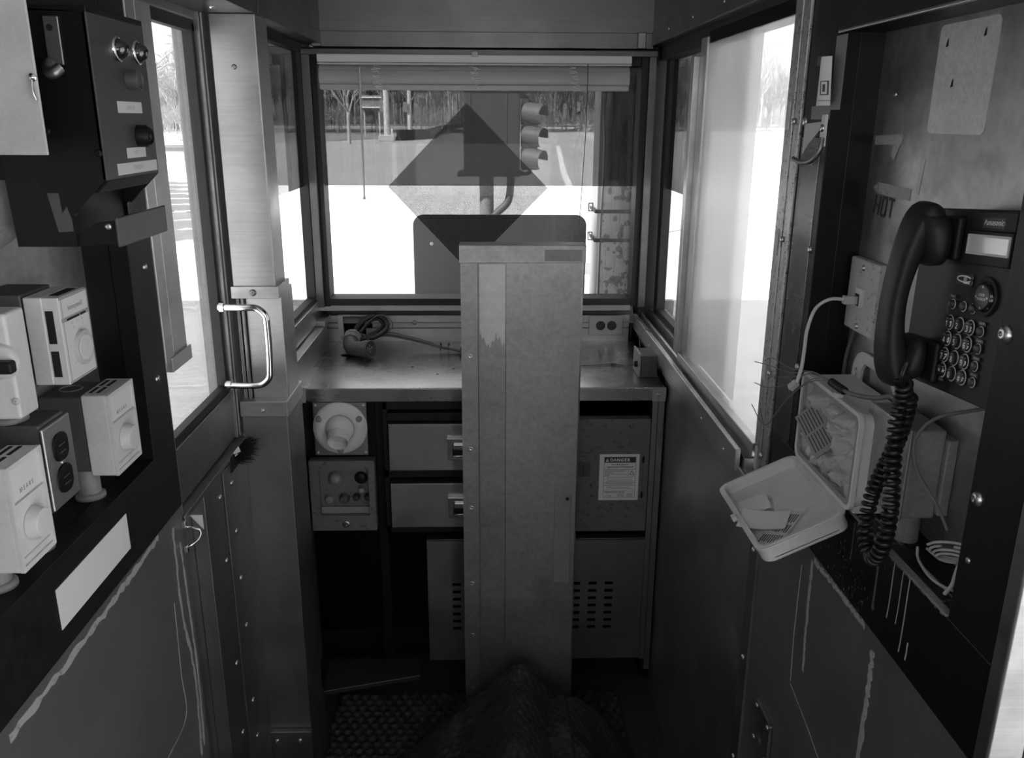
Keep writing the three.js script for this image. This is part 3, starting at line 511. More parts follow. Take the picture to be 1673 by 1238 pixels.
{
  const t = thing('knob_box', 'small grey metal box with a black side knob, at the right end of the counter', 'control box');
  mk('body', rbox(0.394, 0.437, 0.8865, 0.945, -2.16, -2.08, 0.002), M.boxGrey, t);
  mk('face', rbox(0.388, 0.393, 0.888, 0.95, -2.163, -2.078, 0.001), M.galvDull, t);
  mk('knob', turned([[0.008, 0], [0.008, 0.006], [0.0065, 0.009], [0, 0.009]], V(0.388, 0.918, -2.1), V(-1, 0, 0), 20), M.black, t);
  mk('lead', tube([V(0.4, 0.945, -2.14), V(0.402, 0.975, -2.16), V(0.416, 0.99, -2.18), V(0.432, 0.985, -2.18), V(0.446, 0.97, -2.15)], 0.0012, 40, 6), M.wire, t);
  mk('lead', tube([V(0.392, 0.9, -2.15), V(0.375, 0.889, -2.18), V(0.34, 0.8885, -2.2), V(0.28, 0.8885, -2.19), V(0.22, 0.8885, -2.18)], 0.0012, 40, 6), M.wire, t);
  mk('splice', cyl(V(0.335, 0.889, -2.201), V(0.35, 0.889, -2.198), 0.0025), M.wire, t);
}
// ---------------------------------------------------------------- left recess
{
  const t = thing('ticket_machine', 'black ticket dispenser with indicator lamps on its dark grey face, hung in the left recess', 'ticket machine');
  const side = shapeOf([[-0.598, 1.637], [-0.432, 1.63], [-0.432, 1.453], [-0.474, 1.413], [-0.474, 1.377], [-0.542, 1.377], [-0.546, 1.48], [-0.598, 1.48]]);
  mk('side_plate', ex(side, 0.004).translate(0, 0, -1.004), M.blackGloss, t);
  mk('side_plate', ex(side, 0.004).translate(0, 0, -1.156), M.blackGloss, t);
  mk('body', [box(-0.598, -0.436, 1.452, 1.632, -1.152, -1.004, 0.002), box(-0.542, -0.478, 1.38, 1.452, -1.152, -1.004, 0.002)], M.black, t);
  mk('top_lip', box(-0.598, -0.43, 1.629, 1.636, -1.156, -1.0, 0.001), M.blackGloss, t);
  const f = mk('face', rbox(-0.436, -0.43, 1.452, 1.63, -1.157, -1.0, 0.0012), mat({ color: G(0.06), roughness: 0.5, map: scaled(T.blotch, 0.2) }), t);
  mk('chin', ex(shapeOf([[-0.432, 1.455], [-0.43, 1.452], [-0.468, 1.414], [-0.474, 1.417]]), 0.005).translate(0, 0, -1.156), M.black, t);
  mk('chin', ex(shapeOf([[-0.432, 1.455], [-0.43, 1.452], [-0.444, 1.438], [-0.452, 1.438]]), 0.146).translate(0, 0, -1.15), M.black, t);
  const n = V(1, 0, 0);
  for (const [y, z] of [[1.597, -1.069], [1.597, -1.127]]) {
    const b = mk('lamp_bezel', turned([[0.0145, 0], [0.0145, 0.003], [0.0125, 0.0045], [0.0115, 0.003]], V(-0.43, y, z), n, 26), M.chrome, f);
    mk('lamp_lens', turned([[0.0118, 0.001], [0.0112, 0.006], [0.008, 0.012], [0.004, 0.0145], [0, 0.015]], V(-0.43, y, z), n, 26), new THREE.MeshPhysicalMaterial({ color: G(0.02), roughness: 0.12, clearcoat: 1 }), t);
  }
  mk('push_button', turned([[0.0115, 0], [0.0115, 0.013], [0.0105, 0.0142], [0.009, 0.0135], [0.0085, 0.011], [0, 0.011]], V(-0.43, 1.564, -1.094), n, 26), M.boxGrey, t);
  mk('key_switch', turned([[0.0135, 0], [0.013, 0.01], [0.0105, 0.011], [0.0105, 0.0145], [0.009, 0.015], [0.008, 0.0125], [0.005, 0.0125], [0.0045, 0.0145], [0, 0.0145]], V(-0.43, 1.499, -1.105), n, 26), M.black, t);
  const tape = (y0, y1, z0, z1, txt, a = 0) => {
    const m = print(200, Math.round(200 * (y1 - y0) / (z1 - z0)), (c, w, h) => { c.fillStyle = '#cfcfcf'; c.fillRect(0, 0, w, h); c.fillStyle = '#9a9a9a'; c.font = `${Math.round(h * 0.55)}px sans-serif`; c.textAlign = 'center'; c.fillText(txt, w / 2, h * 0.7); }, -z1, -z0, y0, y1);
    const q = mk('tape_label', box(-0.4298, -0.4288, y0, y1, z0, z1, 0), m, t); q.userData.label = 'strip of white tape label';
  };
  tape(1.526, 1.539, -1.122, -1.051, 'LANE 67'); tape(1.474, 1.486, -1.118, -1.062, 'TEST'); tape(1.456, 1.469, -1.15, -1.03, 'TRANSFER');
  // flap with its arm
  mk('flap', rbox(-0.43, -0.426, 1.376, 1.41, -1.156, -1.003, 0.0018), mat({ color: G(0.1), roughness: 0.5, map: scaled(T.blotch, 0.2) }), t);
  mk('flap_arm', ex(shapeOf([[-0.474, 1.377], [-0.43, 1.38], [-0.43, 1.406], [-0.452, 1.404], [-0.476, 1.39]]), 0.004).translate(0, 0, -1.008), M.blackGloss, t);
  mk('screw', screw(V(-0.438, 1.4, -1.004), V(0, 0, 1), 0.004), M.screw, t);
  for (const [x, y] of [[-0.436, 1.482], [-0.49, 1.506]]) mk('screw', screw(V(x, y, -1.0), V(0, 0, 1), 0.0042), M.black, t);
  mk('keyhole', [cyl(V(-0.508, 1.437, -1.0), V(-0.508, 1.437, -0.9994), 0.006), cyl(V(-0.509, 1.447, -1.0), V(-0.509, 1.447, -0.9994), 0.0035)], M.gap, t);
  mk('worn_plate', ex(shapeOf([[-0.5, 1.438], [-0.487, 1.438], [-0.486, 1.415], [-0.48, 1.423], [-0.476, 1.408], [-0.476, 1.395], [-0.493, 1.394]]), 0.001).translate(0, 0, -1.0), M.boxGrey, t);
  // hasp at the top of the near side
  mk('hasp', [rbox(-0.476, -0.459, 1.575, 1.625, -1.0, -0.996, 0.0015), tube([V(-0.475, 1.578, -0.996), V(-0.472, 1.568, -0.985), V(-0.464, 1.566, -0.98), V(-0.458, 1.572, -0.985)], 0.006, 20, 10)], M.aluDark, t);
  mk('hasp_hole', cyl(V(-0.469, 1.613, -0.996), V(-0.469, 1.613, -0.9954), 0.0035), M.gap, t);
}
{
  const t = thing('white_cabinet', 'pale enamelled cabinet with a small latch, beside the black ticket machine', 'cabinet');
  mk('body', rbox(-0.598, -0.5, 1.49, 1.638, -0.95, -0.904, 0.002), M.cabinetWhite, t);
  mk('door', rbox(-0.598, -0.4435, 1.484, 1.64, -0.9035, -0.9, 0.0012), M.cabinetWhite, t);
  mk('latch', [turned([[0.004, 0], [0.004, 0.002], [0, 0.003]], V(-0.447, 1.558, -0.9), V(0, 0, 1), 16), tube([V(-0.447, 1.556, -0.8975), V(-0.447, 1.548, -0.896), V(-0.446, 1.541, -0.896), V(-0.4455, 1.537, -0.897)], 0.0013, 20, 6)], M.chrome, t);
}
function conduit(pts, r, collars, label) {
  const t = thing('conduit', label, 'pipe');
  mk('pipe', tube(pts, r, 30, 18), M.galvDull, t);
  for (const [p, n] of collars) mk('collar', turned([[r, 0], [r * 1.35, 0.001], [r * 1.35, 0.006], [r * 1.1, 0.009], [r, 0.009]], p, n, 24), M.galvDull, t);
  return t;
}
conduit([V(-0.575, 1.477, -1.04), V(-0.574, 1.45, -1.045), V(-0.575, 1.42, -1.045), V(-0.585, 1.395, -1.045), V(-0.597, 1.388, -1.045)], 0.021, [], 'fat galvanized conduit bend under the pale cabinet');
conduit([V(-0.568, 1.176, -0.965), V(-0.568, 1.19, -0.965), V(-0.568, 1.206, -0.965)], 0.0165, [[V(-0.568, 1.176, -0.965), V(0, 1, 0)]], 'short galvanized conduit between the slotted thermostat and the black outlet box');
conduit([V(-0.568, 1.0005, -1.13), V(-0.568, 1.03, -1.13), V(-0.568, 1.054, -1.13)], 0.015, [[V(-0.568, 1.0005, -1.13), V(0, 1, 0)]], 'short conduit stub under the far dial thermostat');
conduit([V(-0.566, 1.0005, -0.975), V(-0.566, 1.03, -0.975), V(-0.566, 1.06, -0.975)], 0.015, [[V(-0.566, 1.0005, -0.975), V(0, 1, 0)]], 'short conduit stub under the black duplex outlet');
conduit([V(-0.566, 1.0005, -0.885), V(-0.566, 1.02, -0.885), V(-0.566, 1.045, -0.885)], 0.0155, [[V(-0.566, 1.0005, -0.885), V(0, 1, 0)]], 'short conduit stub under the near dial thermostat');
{
  const t = thing('slotted_thermostat', 'beige thermostat with long dark side slots and a flat round dial', 'thermostat');
  mk('junction_box', rbox(-0.598, -0.545, 1.207, 1.322, -1.062, -0.99, 0.002), M.boxGrey, t);
  mk('base', rbox(-0.543, -0.521, 1.212, 1.319, -1.062, -0.99, 0.002), M.plastic, t);
  mk('cover', rbox(-0.522, -0.502, 1.212, 1.3185, -1.061, -0.991, 0.0015), M.plastic, t);
  mk('side_slot', box(-0.5195, -0.51, 1.263, 1.303, -0.992, -0.9906, 0.0004), M.gap, t);
  mk('side_slot', box(-0.5195, -0.51, 1.222, 1.254, -0.992, -0.9906, 0.0004), M.gap, t);
  mk('top_slot', box(-0.519, -0.508, 1.318, 1.3192, -1.05, -1.005, 0.0004), M.gap, t);
  const face = print(420, 640, (c, w, h) => {
    c.fillStyle = '#d4d4d4'; c.fillRect(0, 0, w, h); c.strokeStyle = '#8f8f8f'; c.lineWidth = 10; c.strokeRect(8, 8, w - 16, h - 16);
    c.fillStyle = '#777'; c.font = 'bold 46px sans-serif'; c.textAlign = 'center'; c.fillText('Honeywell', w / 2, 108);
    c.fillStyle = '#999'; c.fillRect(14, 148, w - 28, 34); c.font = '22px sans-serif'; ['40', '50', '60', '70', '80', '90'].forEach((s, i) => { const a = Math.PI * (1.25 - i * 0.3); c.fillText(s, w / 2 + 10 + Math.cos(a) * 165, 400 - Math.sin(a) * 165); }); ['60', '70', '80'].forEach((s, i) => c.fillText(s, 130 + i * 80, 215));
  }, 0.992, 1.06, 1.214, 1.3175);
  mk('face_plate', box(-0.5022, -0.5004, 1.214, 1.3175, -1.06, -0.992, 0), face, t);
  mk('window_slot', [box(-0.501, -0.4999, 1.2885, 1.2912, -1.033, -1.002, 0), box(-0.501, -0.4999, 1.2885, 1.2912, -1.05, -1.036, 0)], M.gap, t);
  mk('dial', turned([[0.0215, 0], [0.0215, 0.004], [0.0205, 0.005], [0.0175, 0.005], [0.0165, 0.0042], [0, 0.0042]], V(-0.5004, 1.25, -1.029), V(1, 0, 0), 40), M.plasticGrey, t);
  mk('dial_cap', turned([[0.016, 0.0042], [0.016, 0.0052], [0.015, 0.0058], [0, 0.0058]], V(-0.5004, 1.25, -1.029), V(1, 0, 0), 36), M.plastic, t);
}
function dialThermostat(z0, z1, y0, y1, label) {
  const t = thing('dial_thermostat', label, 'thermostat', undefined);
  const xf = -0.505, zc = (z0 + z1) / 2, h = y1 - y0;
  mk('junction_box', rbox(-0.598, -0.541, y0 + 0.004, y1 - 0.003, z0 + 0.004, z1 - 0.004, 0.003), M.boxGrey, t);
  mk('case', rbox(-0.54, xf - 0.001, y0, y1, z0, z1, 0.003), M.plastic, t);
  mk('knockout_ring', new THREE.TorusGeometry(0.014, 0.0012, 6, 28).rotateX(Math.PI / 2).translate(-0.57, y1 - 0.0026, zc), M.galvDull, t);
  for (const [a, b] of [[-0.534, -0.03], [-0.534, 0.002], [-0.524, -0.03], [-0.524, 0.002]]) mk('top_slot', box(a, a + 0.0045, y1 - 0.0006, y1 + 0.0004, zc + b, zc + b + 0.026, 0.0002), M.gap, t);
  // raised rim, cross bar, upper name panel, lower panel
  const rim = roundRect(-z1, -z0, y0, y1, 0.002); rim.holes.push(roundRect(-z1 + 0.005, -z0 - 0.005, y0 + 0.006, y0 + h * 0.6, 0.001, THREE.Path), roundRect(-z1 + 0.005, -z0 - 0.005, y0 + h * 0.64, y1 - 0.005, 0.001, THREE.Path));
  mk('front_rim', ex(rim, 0.004).rotateY(Math.PI / 2).translate(xf - 0.002, 0, 0), M.plastic, t);
  const name = print(300, 180, (c, w, hh) => { c.fillStyle = '#d8d8d8'; c.fillRect(0, 0, w, hh); c.strokeStyle = '#aaa'; c.lineWidth = 4; c.strokeRect(10, 8, w - 20, hh - 16); c.fillStyle = '#777'; c.font = 'bold 28px sans-serif'; c.textAlign = 'center'; c.fillText('M E A R S', w / 2, hh - 34); }, -z1, -z0, y0 + h * 0.63, y1, {});
  mk('name_panel', box(xf - 0.002, xf - 0.0003, y0 + h * 0.63, y1 - 0.004, z0 + 0.004, z1 - 0.004, 0), name, t);
  mk('dial_panel', box(xf - 0.002, xf - 0.0005, y0 + 0.005, y0 + h * 0.61, z0 + 0.004, z1 - 0.004, 0), M.plastic, t);
  mk('inner_line', box(xf - 0.001, xf + 0.0003, y0 + 0.0135, y0 + 0.015, z0 + 0.007, z1 - 0.007, 0), M.plasticGrey, t);
  mk('knob', turned([[0.019, 0], [0.0185, 0.004], [0.0165, 0.012], [0.0155, 0.013], [0, 0.013]], V(xf, y0 + h * 0.36, zc), V(1, 0, 0), 40), M.plastic, t);
}
dialThermostat(-1.165, -1.083, 1.053, 1.168, 'white dial thermostat on the far side of the black duplex outlet');
dialThermostat(-0.906, -0.834, 1.046, 1.169, 'white dial thermostat on the near side of the black duplex outlet');
{
  const t = thing('duplex_outlet', 'black duplex outlet on a bright steel plate between the two white dial thermostats', 'outlet');
  mk('junction_box', rbox(-0.598, -0.524, 1.064, 1.176, -1.006, -0.946, 0.003), M.boxGrey, t);
  mk('plate', rbox(-0.524, -0.519, 1.066, 1.172, -1.01, -0.943, 0.0025), M.alu, t);
  for (const y of [1.139, 1.098]) {
    const s = roundRect(0.976 - 0.0155, 0.976 + 0.0155, y - 0.0165, y + 0.0165, 0.012);
    const r = mk('receptacle', ex(s, 0.004, { bevelEnabled: true, bevelThickness: 0.001, bevelSize: 0.001, bevelSegments: 2 }).rotateY(Math.PI / 2).translate(-0.521, 0, 0), M.blackGloss, t);
    mk('socket_slot', [box(-0.5161, -0.5155, y + 0.002, y + 0.0035, -0.983, -0.969, 0), box(-0.5161, -0.5155, y - 0.007, y - 0.0055, -0.983, -0.969, 0)], M.boxGrey, r);
  }
  mk('screw', screw(V(-0.519, 1.1185, -0.976), V(1, 0, 0), 0.003), M.screw, t);
}
{
  const t = thing('rotary_switch', 'white box with a black rotary lever, at the left picture edge', 'switch');
  mk('case', rbox(-0.59, -0.515, 1.2, 1.32, -0.94, -0.9, 0.004), M.plastic, t);
  mk('rear_block', box(-0.598, -0.588, 1.21, 1.31, -0.935, -0.905), M.plasticGrey, t);
  mk('boss', turned([[0.02, 0], [0.019, 0.006], [0.014, 0.008], [0, 0.008]], V(-0.526, 1.268, -0.9), V(0, 0, 1), 28), M.plastic, t);
  mk('lever', rbox(-0.53, -0.506, 1.258, 1.272, -0.893, -0.88, 0.003), M.black, t);
  mk('screw', screw(V(-0.518, 1.222, -0.9), V(0, 0, 1), 0.004), M.plasticGrey, t);
}
one('blank_label', box(-0.53, -0.5288, 0.911, 0.967, -1.145, -0.933, 0.0004), M.paper, 'blank white adhesive label on the black border of the left wall', 'label');
{
  const t = thing('wire_hook', 'bent chrome wire hook on the end of the left wall panel', 'hook');
  mk('wire', tube([V(-0.531, 0.845, -1.352), V(-0.522, 0.84, -1.352), V(-0.517, 0.834, -1.36), V(-0.508, 0.828, -1.366), V(-0.506, 0.82, -1.366), V(-0.51, 0.811, -1.36), V(-0.521, 0.805, -1.35), V(-0.531, 0.8, -1.348)], 0.0022, 60, 8), M.chrome, t);
  mk('staple', box(-0.532, -0.524, 0.838, 0.852, -1.356, -1.348, 0.002), M.chrome, t);
  mk('staple', box(-0.532, -0.524, 0.793, 0.807, -1.352, -1.344, 0.002), M.chrome, t);
}
one('sunlit_spot', ex(shapeOf([[0, 0], [0.0, 0.028], [-0.022, 0.028]]), 0.002).translate(-0.512, 0.812, -1.40), M.paper, 'small pale triangle put in for a sunlit spot beside the wire hook', 'tab');  // pale triangle painted in for sunlight falling on the metal
{
  const t = thing('bristle_seal', 'black bristle brush seal with a white tag, at the end of the door track', 'brush');
  const b = []; for (let i = 0; i < 170; i++) { const z = rr(-1.66, -1.74), y = 0.846 + rr(-0.02, 0.002); b.push(cyl(V(-0.535, y, z), V(-0.535 + rr(0.018, 0.042), y + rr(-0.012, 0.022), z + rr(-0.02, 0.02)), 0.0011, 0.0004, 4)); }
  const q = mk('bristles', b, M.gap, t); q.userData.kind = 'stuff';
  mk('holder', rbox(-0.55, -0.526, 0.82, 0.853, -1.745, -1.63, 0.003), M.gap, t);
  mk('tag', ex(shapeOf([[0, 0], [0.012, 0.01], [0.008, 0.022], [-0.004, 0.008]]), 0.001).rotateY(0.5).translate(-0.526, 0.846, -1.66), M.paper, t);
}
// ---------------------------------------------------------------- right recess
const PHONE = thing('desk_telephone', 'black wall-hung telephone base with keypad and display in the right recess', 'telephone');
{
  const t = PHONE; t.userData.posed = true;
  const u = V(0, 0.08193851, 0.99663739), v = V(0.04993762, 0.99539392, -0.08183628), n = V().crossVectors(u, v);
  t.quaternion.setFromRotationMatrix(new THREE.Matrix4().makeBasis(u, v, n)); t.position.set(0.452, 1.271, -0.7197);
  const front = roundRect(-0.158, 0.004, 0, 0.176, 0.003);
  mk('body', ex(front, 0.028, { bevelEnabled: true, bevelThickness: 0.002, bevelSize: 0.0015, bevelSegments: 2 }).translate(0, 0, -0.032), M.phone, t);
  mk('name_band', rbox(-0.07, 0.0035, 0.158, 0.1755, -0.004, 0.0012, 0.0008), M.phoneBack, t);
  const name = print(320, 80, (c, w, h) => { c.fillStyle = '#171717'; c.fillRect(0, 0, w, h); c.fillStyle = '#c8c8c8'; c.font = 'italic bold 58px sans-serif'; c.textAlign = 'center'; c.fillText('Panasonic', w / 2, 58); }, -0.047, -0.012, 0.161, 0.17, { roughness: 0.4 });
  mk('name_print', box(-0.047, -0.012, 0.161, 0.17, 0.001, 0.0014, 0), name, t);
  mk('display_bezel', rbox(-0.072, 0.0035, 0.127, 0.158, -0.004, 0.0022, 0.001), M.phoneBack, t);
  const sc = mk('display', rbox(-0.063, 0.001, 0.1375, 0.153, 0, 0.0028, 0.0008), new THREE.MeshPhysicalMaterial({ color: G(0.55), roughness: 0.25, clearcoat: 1, clearcoatRoughness: 0.1 }), t); sc.userData.label = 'pale grey display window';
  mk('display_rim', (() => { const s = roundRect(-0.0645, 0.0025, 0.136, 0.1545, 0.001); s.holes.push(roundRect(-0.0625, 0.0005, 0.138, 0.1525, 0.0008, THREE.Path)); return ex(s, 0.0034); })(), M.ink, t);
  const id = print(256, 96, (c, w, h) => { c.fillStyle = '#262626'; c.fillRect(0, 0, w, h); c.strokeStyle = '#e8e8e8'; c.lineWidth = 12; c.beginPath(); c.ellipse(w * 0.5, 44, 110, 26, 0, 0.5, 5.8); c.stroke(); c.fillStyle = '#e8e8e8'; c.font = 'bold 46px sans-serif'; c.fillText('ID', 118, 60); c.fillRect(120, 72, 100, 10); }, -0.078, -0.05, 0.106, 0.1165, { roughness: 0.4 });
  mk('caller_id_print', box(-0.078, -0.05, 0.106, 0.1165, -0.0001, 0.0003, 0), id, t);
  mk('dial_surround', turned([[0.0185, 0], [0.018, 0.001], [0.0145, 0.0005], [0.0135, 0]], V(-0.026, 0.099, 0), V(0, 0, 1), 36), M.phoneBack, t);
  const nav = print(128, 160, (c, w, h) => { c.fillStyle = '#1b1b1b'; c.fillRect(0, 0, w, h); c.fillStyle = '#ccc'; c.font = 'bold 20px sans-serif'; c.textAlign = 'center'; c.fillText('LOUD', w / 2, 74); c.fillText('SEARCH', w / 2, 96); for (const [x, y, a] of [[64, 24, 0], [64, 138, Math.PI], [16, 80, -Math.PI / 2], [112, 80, Math.PI / 2]]) { c.save(); c.translate(x, y); c.rotate(a); c.beginPath(); c.moveTo(-8, 6); c.lineTo(0, -8); c.lineTo(8, 6); c.fill(); c.restore(); } }, -0.0375, -0.0135, 0.0845, 0.1125, { roughness: 0.35 });
  mk('navigator_key', turned([[0.0125, 0], [0.0122, 0.003], [0.011, 0.0038], [0, 0.0044]], V(-0.0255, 0.0985, 0), V(0, 0, 1), 36).scale(1, 1, 1), nav, t);
  const keys = ['1', '2', '3', '4', '5', '6', '7', '8', '9', '*', '0', '#'], cx = [-0.077, -0.059, -0.041], ry = [0.068, 0.052, 0.0355, 0.02];
  keys.forEach((k, i) => {
    const x = cx[i % 3], y = ry[Math.floor(i / 3)], g = new THREE.CylinderGeometry(0.0056, 0.006, 0.004, 24).rotateX(Math.PI / 2).scale(1, 1.12, 1).translate(x, y, 0.0015);
    mk('key_ring', new THREE.TorusGeometry(0.0065, 0.0005, 6, 28).scale(1, 1.1, 1).translate(x, y, 0.0002), M.ink, t);
    const m = print(96, 96, (c, w, h) => { c.fillStyle = '#232323'; c.fillRect(0, 0, w, h); c.fillStyle = '#d8d8d8'; c.font = 'bold 58px sans-serif'; c.textAlign = 'center'; c.fillText(k, w / 2, 76); c.fillStyle = '#888'; c.fillRect(34, 18, 28, 6); }, x - 0.0062, x + 0.0062, y - 0.0069, y + 0.0069, { roughness: 0.4 });
    mk('key', g, m, t);
  });
  const small = (x, y) => { mk('key_ring', new THREE.TorusGeometry(0.0048, 0.0004, 6, 24).translate(x, y, 0.0002), M.ink, t); mk('key', turned([[0.0042, 0], [0.004, 0.0025], [0.003, 0.0032], [0, 0.0034]], V(x, y, 0), V(0, 0, 1), 20), M.key, t); };
  for (const y of ry) small(-0.0235, y - 0.001);
  for (const x of [-0.077, -0.058, -0.042]) small(x, 0.086);
  const words = (txt, x, y) => { const m = print(128, 40, (c, w, h) => { c.fillStyle = '#222'; c.fillRect(0, 0, w, h); c.fillStyle = '#aaa'; c.font = 'bold 30px sans-serif'; c.textAlign = 'center'; c.fillText(txt, w / 2, 31); }, x - 0.006, x + 0.006, y - 0.0018, y + 0.0018, { roughness: 0.42 }); mk('key_print', box(x - 0.006, x + 0.006, y - 0.0018, y + 0.0018, -0.0001, 0.0002, 0), m, t); };
  words('PROG', -0.079, 0.0935); words('MUTE', -0.0235, 0.0745); words('FLASH', -0.0235, 0.0583); words('PAUSE', -0.0235, 0.0418); words('REDIAL', -0.0235, 0.0262); words('TONE', -0.077, 0.0105);
  mk('cradle', [rbox(-0.142, -0.078, 0.128, 0.17, -0.002, 0.006, 0.003), rbox(-0.142, -0.085, 0.004, 0.045, -0.002, 0.005, 0.003)], M.phoneBack, t);
  mk('back_shell', rbox(-0.14, 0.0, 0.006, 0.17, -0.05, -0.03, 0.004), M.phoneBack, t);
}
function loft(list, seg = 24) { // list of [centre, side vector, up vector, half width, half height]
  const pos = [], idx = [];
  list.forEach(([c, s, u, a, b]) => { for (let i = 0; i < seg; i++) { const t = i / seg * Math.PI * 2, x = Math.sign(Math.cos(t)) * Math.abs(Math.cos(t)) ** 0.7, y = Math.sign(Math.sin(t)) * Math.abs(Math.sin(t)) ** 0.7; const p = c.clone().addScaledVector(s, a * x).addScaledVector(u, b * y); pos.push(p.x, p.y, p.z); } });
  for (let k = 0; k < list.length - 1; k++) for (let i = 0; i < seg; i++) { const a = k * seg + i, b = k * seg + (i + 1) % seg, c = a + seg, d = b + seg; idx.push(a, b, d, a, d, c); }
  const first = pos.length / 3; pos.push(...list[0][0].toArray(), ...list[list.length - 1][0].toArray());
  for (let i = 0; i < seg; i++) { idx.push(first, (i + 1) % seg, i); const o = (list.length - 1) * seg; idx.push(first + 1, o + i, o + (i + 1) % seg); }
  const g = new THREE.BufferGeometry(); g.setAttribute('position', new THREE.Float32BufferAttribute(pos, 3)); g.setIndex(idx); g.computeVertexNormals(); return g;
}
{
  const t = thing('telephone_handset', 'black curved handset resting on the telephone base', 'handset'); t.userData.posed = true;
  t.quaternion.copy(PHONE.quaternion); t.position.copy(PHONE.position);
  // spine in the telephone's own axes: (across, up, out)
  const sp = new THREE.CatmullRomCurve3([V(-0.112, 0.176, 0.012), V(-0.113, 0.168, 0.022), V(-0.115, 0.148, 0.03), V(-0.118, 0.115, 0.036), V(-0.121, 0.085, 0.038), V(-0.122, 0.055, 0.037), V(-0.122, 0.028, 0.033), V(-0.121, 0.008, 0.026), V(-0.12, -0.002, 0.018)]);
  const list = []; const N = 28;
  for (let i = 0; i <= N; i++) { const q = i / N, c = sp.getPoint(q), d = sp.getTangent(q), s = V(1, 0, 0), up = V().crossVectors(d, s).normalize(); const e = Math.min(1, Math.sqrt(Math.max(0.02, Math.min(q, 1 - q) * 12))); list.push([c, s, up, (0.0215 + 0.003 * Math.cos(q * 6.28)) * (0.55 + 0.45 * e), (0.0125 + 0.003 * Math.cos(q * 6.28)) * e]); }
  mk('shell', loft(list, 28), M.phone, t);
  mk('seam', [-1, 1].map((s) => tube([...Array(9)].map((_, i) => { const q = 0.06 + i * 0.11, c = sp.getPoint(q); return c.add(V(s * (0.0216 + 0.003 * Math.cos(q * 6.28)), 0, -0.001)); }), 0.0006, 60, 5)), M.phoneBack, t);
  mk('earpiece', loft([[V(-0.109, 0.15, 0.03), V(1, 0, 0), V(0, 1, 0.25), 0.024, 0.022], [V(-0.105, 0.146, 0.018), V(1, 0, 0), V(0, 1, 0), 0.026, 0.026], [V(-0.104, 0.145, 0.01), V(1, 0, 0), V(0, 1, 0), 0.024, 0.024], [V(-0.104, 0.145, 0.006), V(1, 0, 0), V(0, 1, 0), 0.016, 0.016]]), M.phone, t);
  mk('mouthpiece', loft([[V(-0.119, 0.024, 0.026), V(1, 0, 0), V(0, 1, -0.25), 0.0235, 0.02], [V(-0.116, 0.026, 0.016), V(1, 0, 0), V(0, 1, 0), 0.024, 0.024], [V(-0.115, 0.027, 0.01), V(1, 0, 0), V(0, 1, 0), 0.022, 0.022], [V(-0.115, 0.027, 0.006), V(1, 0, 0), V(0, 1, 0), 0.014, 0.014]]), M.phone, t);
}
{
  const t = thing('coiled_cord', 'black coiled telephone cord hanging in a loop from the handset', 'cord');
  const path = new THREE.CatmullRomCurve3([V(0.425, 1.268, -0.815), V(0.43, 1.25, -0.822), V(0.428, 1.221, -0.823), V(0.427, 1.175, -0.817), V(0.427, 1.123, -0.808), V(0.425, 1.085, -0.809), V(0.425, 1.064, -0.82), V(0.426, 1.057, -0.835), V(0.428, 1.066, -0.853), V(0.43, 1.09, -0.863), V(0.434, 1.125, -0.864), V(0.438, 1.16, -0.853), V(0.441, 1.192, -0.842), V(0.441, 1.225, -0.832), V(0.438, 1.25, -0.825)]);
  const L = path.getLength(), turns = Math.round(L / 0.0083), N = turns * 14, fr = path.computeFrenetFrames(600), pts = [];
  for (let i = 0; i <= N; i++) { const q = i / N, c = path.getPointAt(q), k = Math.min(600, Math.round(q * 600)), a = q * turns * Math.PI * 2; pts.push(c.addScaledVector(fr.normals[k], Math.cos(a) * 0.0066).addScaledVector(fr.binormals[k], Math.sin(a) * 0.0066)); }
  mk('coil', tube(pts, 0.0027, N * 1, 7), M.cord, t);
  mk('plug_end', tube([V(0.425, 1.262, -0.817), V(0.42, 1.275, -0.81), V(0.424, 1.288, -0.812)], 0.0026, 20, 8), M.cord, t);
}
{
  const t = thing('wall_jack', 'scuffed white telephone jack plate on the back of the right recess', 'wall jack');
  mk('plate', rbox(0.5, 0.512, 1.247, 1.345, -1.148, -1.062, 0.003), mat({ color: G(0.55), roughness: 0.55, map: scaled(T.grime, 0.12) }), t);
  mk('jack', [box(0.496, 0.501, 1.283, 1.308, -1.114, -1.094, 0.001)], M.plastic, t);
  mk('jack_hole', box(0.4955, 0.4962, 1.284, 1.3, -1.112, -1.1, 0.0002), M.gap, t);
  mk('plug', rbox(0.478, 0.497, 1.286, 1.297, -1.112, -1.102, 0.001), new THREE.MeshPhysicalMaterial({ color: G(0.8), roughness: 0.15, transmission: 0.5 }), t);
  for (const y of [1.335, 1.256]) mk('screw', screw(V(0.5, y, -1.105), V(-1, 0, 0), 0.004), M.screw, t);
}
{
  const t = thing('white_phone_wire', 'thin white telephone wire drooping from the wall jack to a clear plug', 'cord');
  mk('wire', tube([V(0.48, 1.292, -1.107), V(0.462, 1.292, -1.11), V(0.448, 1.278, -1.12), V(0.437, 1.25, -1.115), V(0.43, 1.225, -1.1), V(0.424, 1.203, -1.088), V(0.42, 1.182, -1.088)], 0.0024, 60, 8), M.cordWhite, t);
  const p = mk('plug', rbox(-0.004, 0.004, -0.014, 0, -0.0045, 0.0045, 0.001), new THREE.MeshPhysicalMaterial({ color: G(0.85), roughness: 0.12, transmission: 0.6 }), t);
  p.position.set(0.42, 1.182, -1.088); p.rotation.set(0.5, 0, -0.5);
}
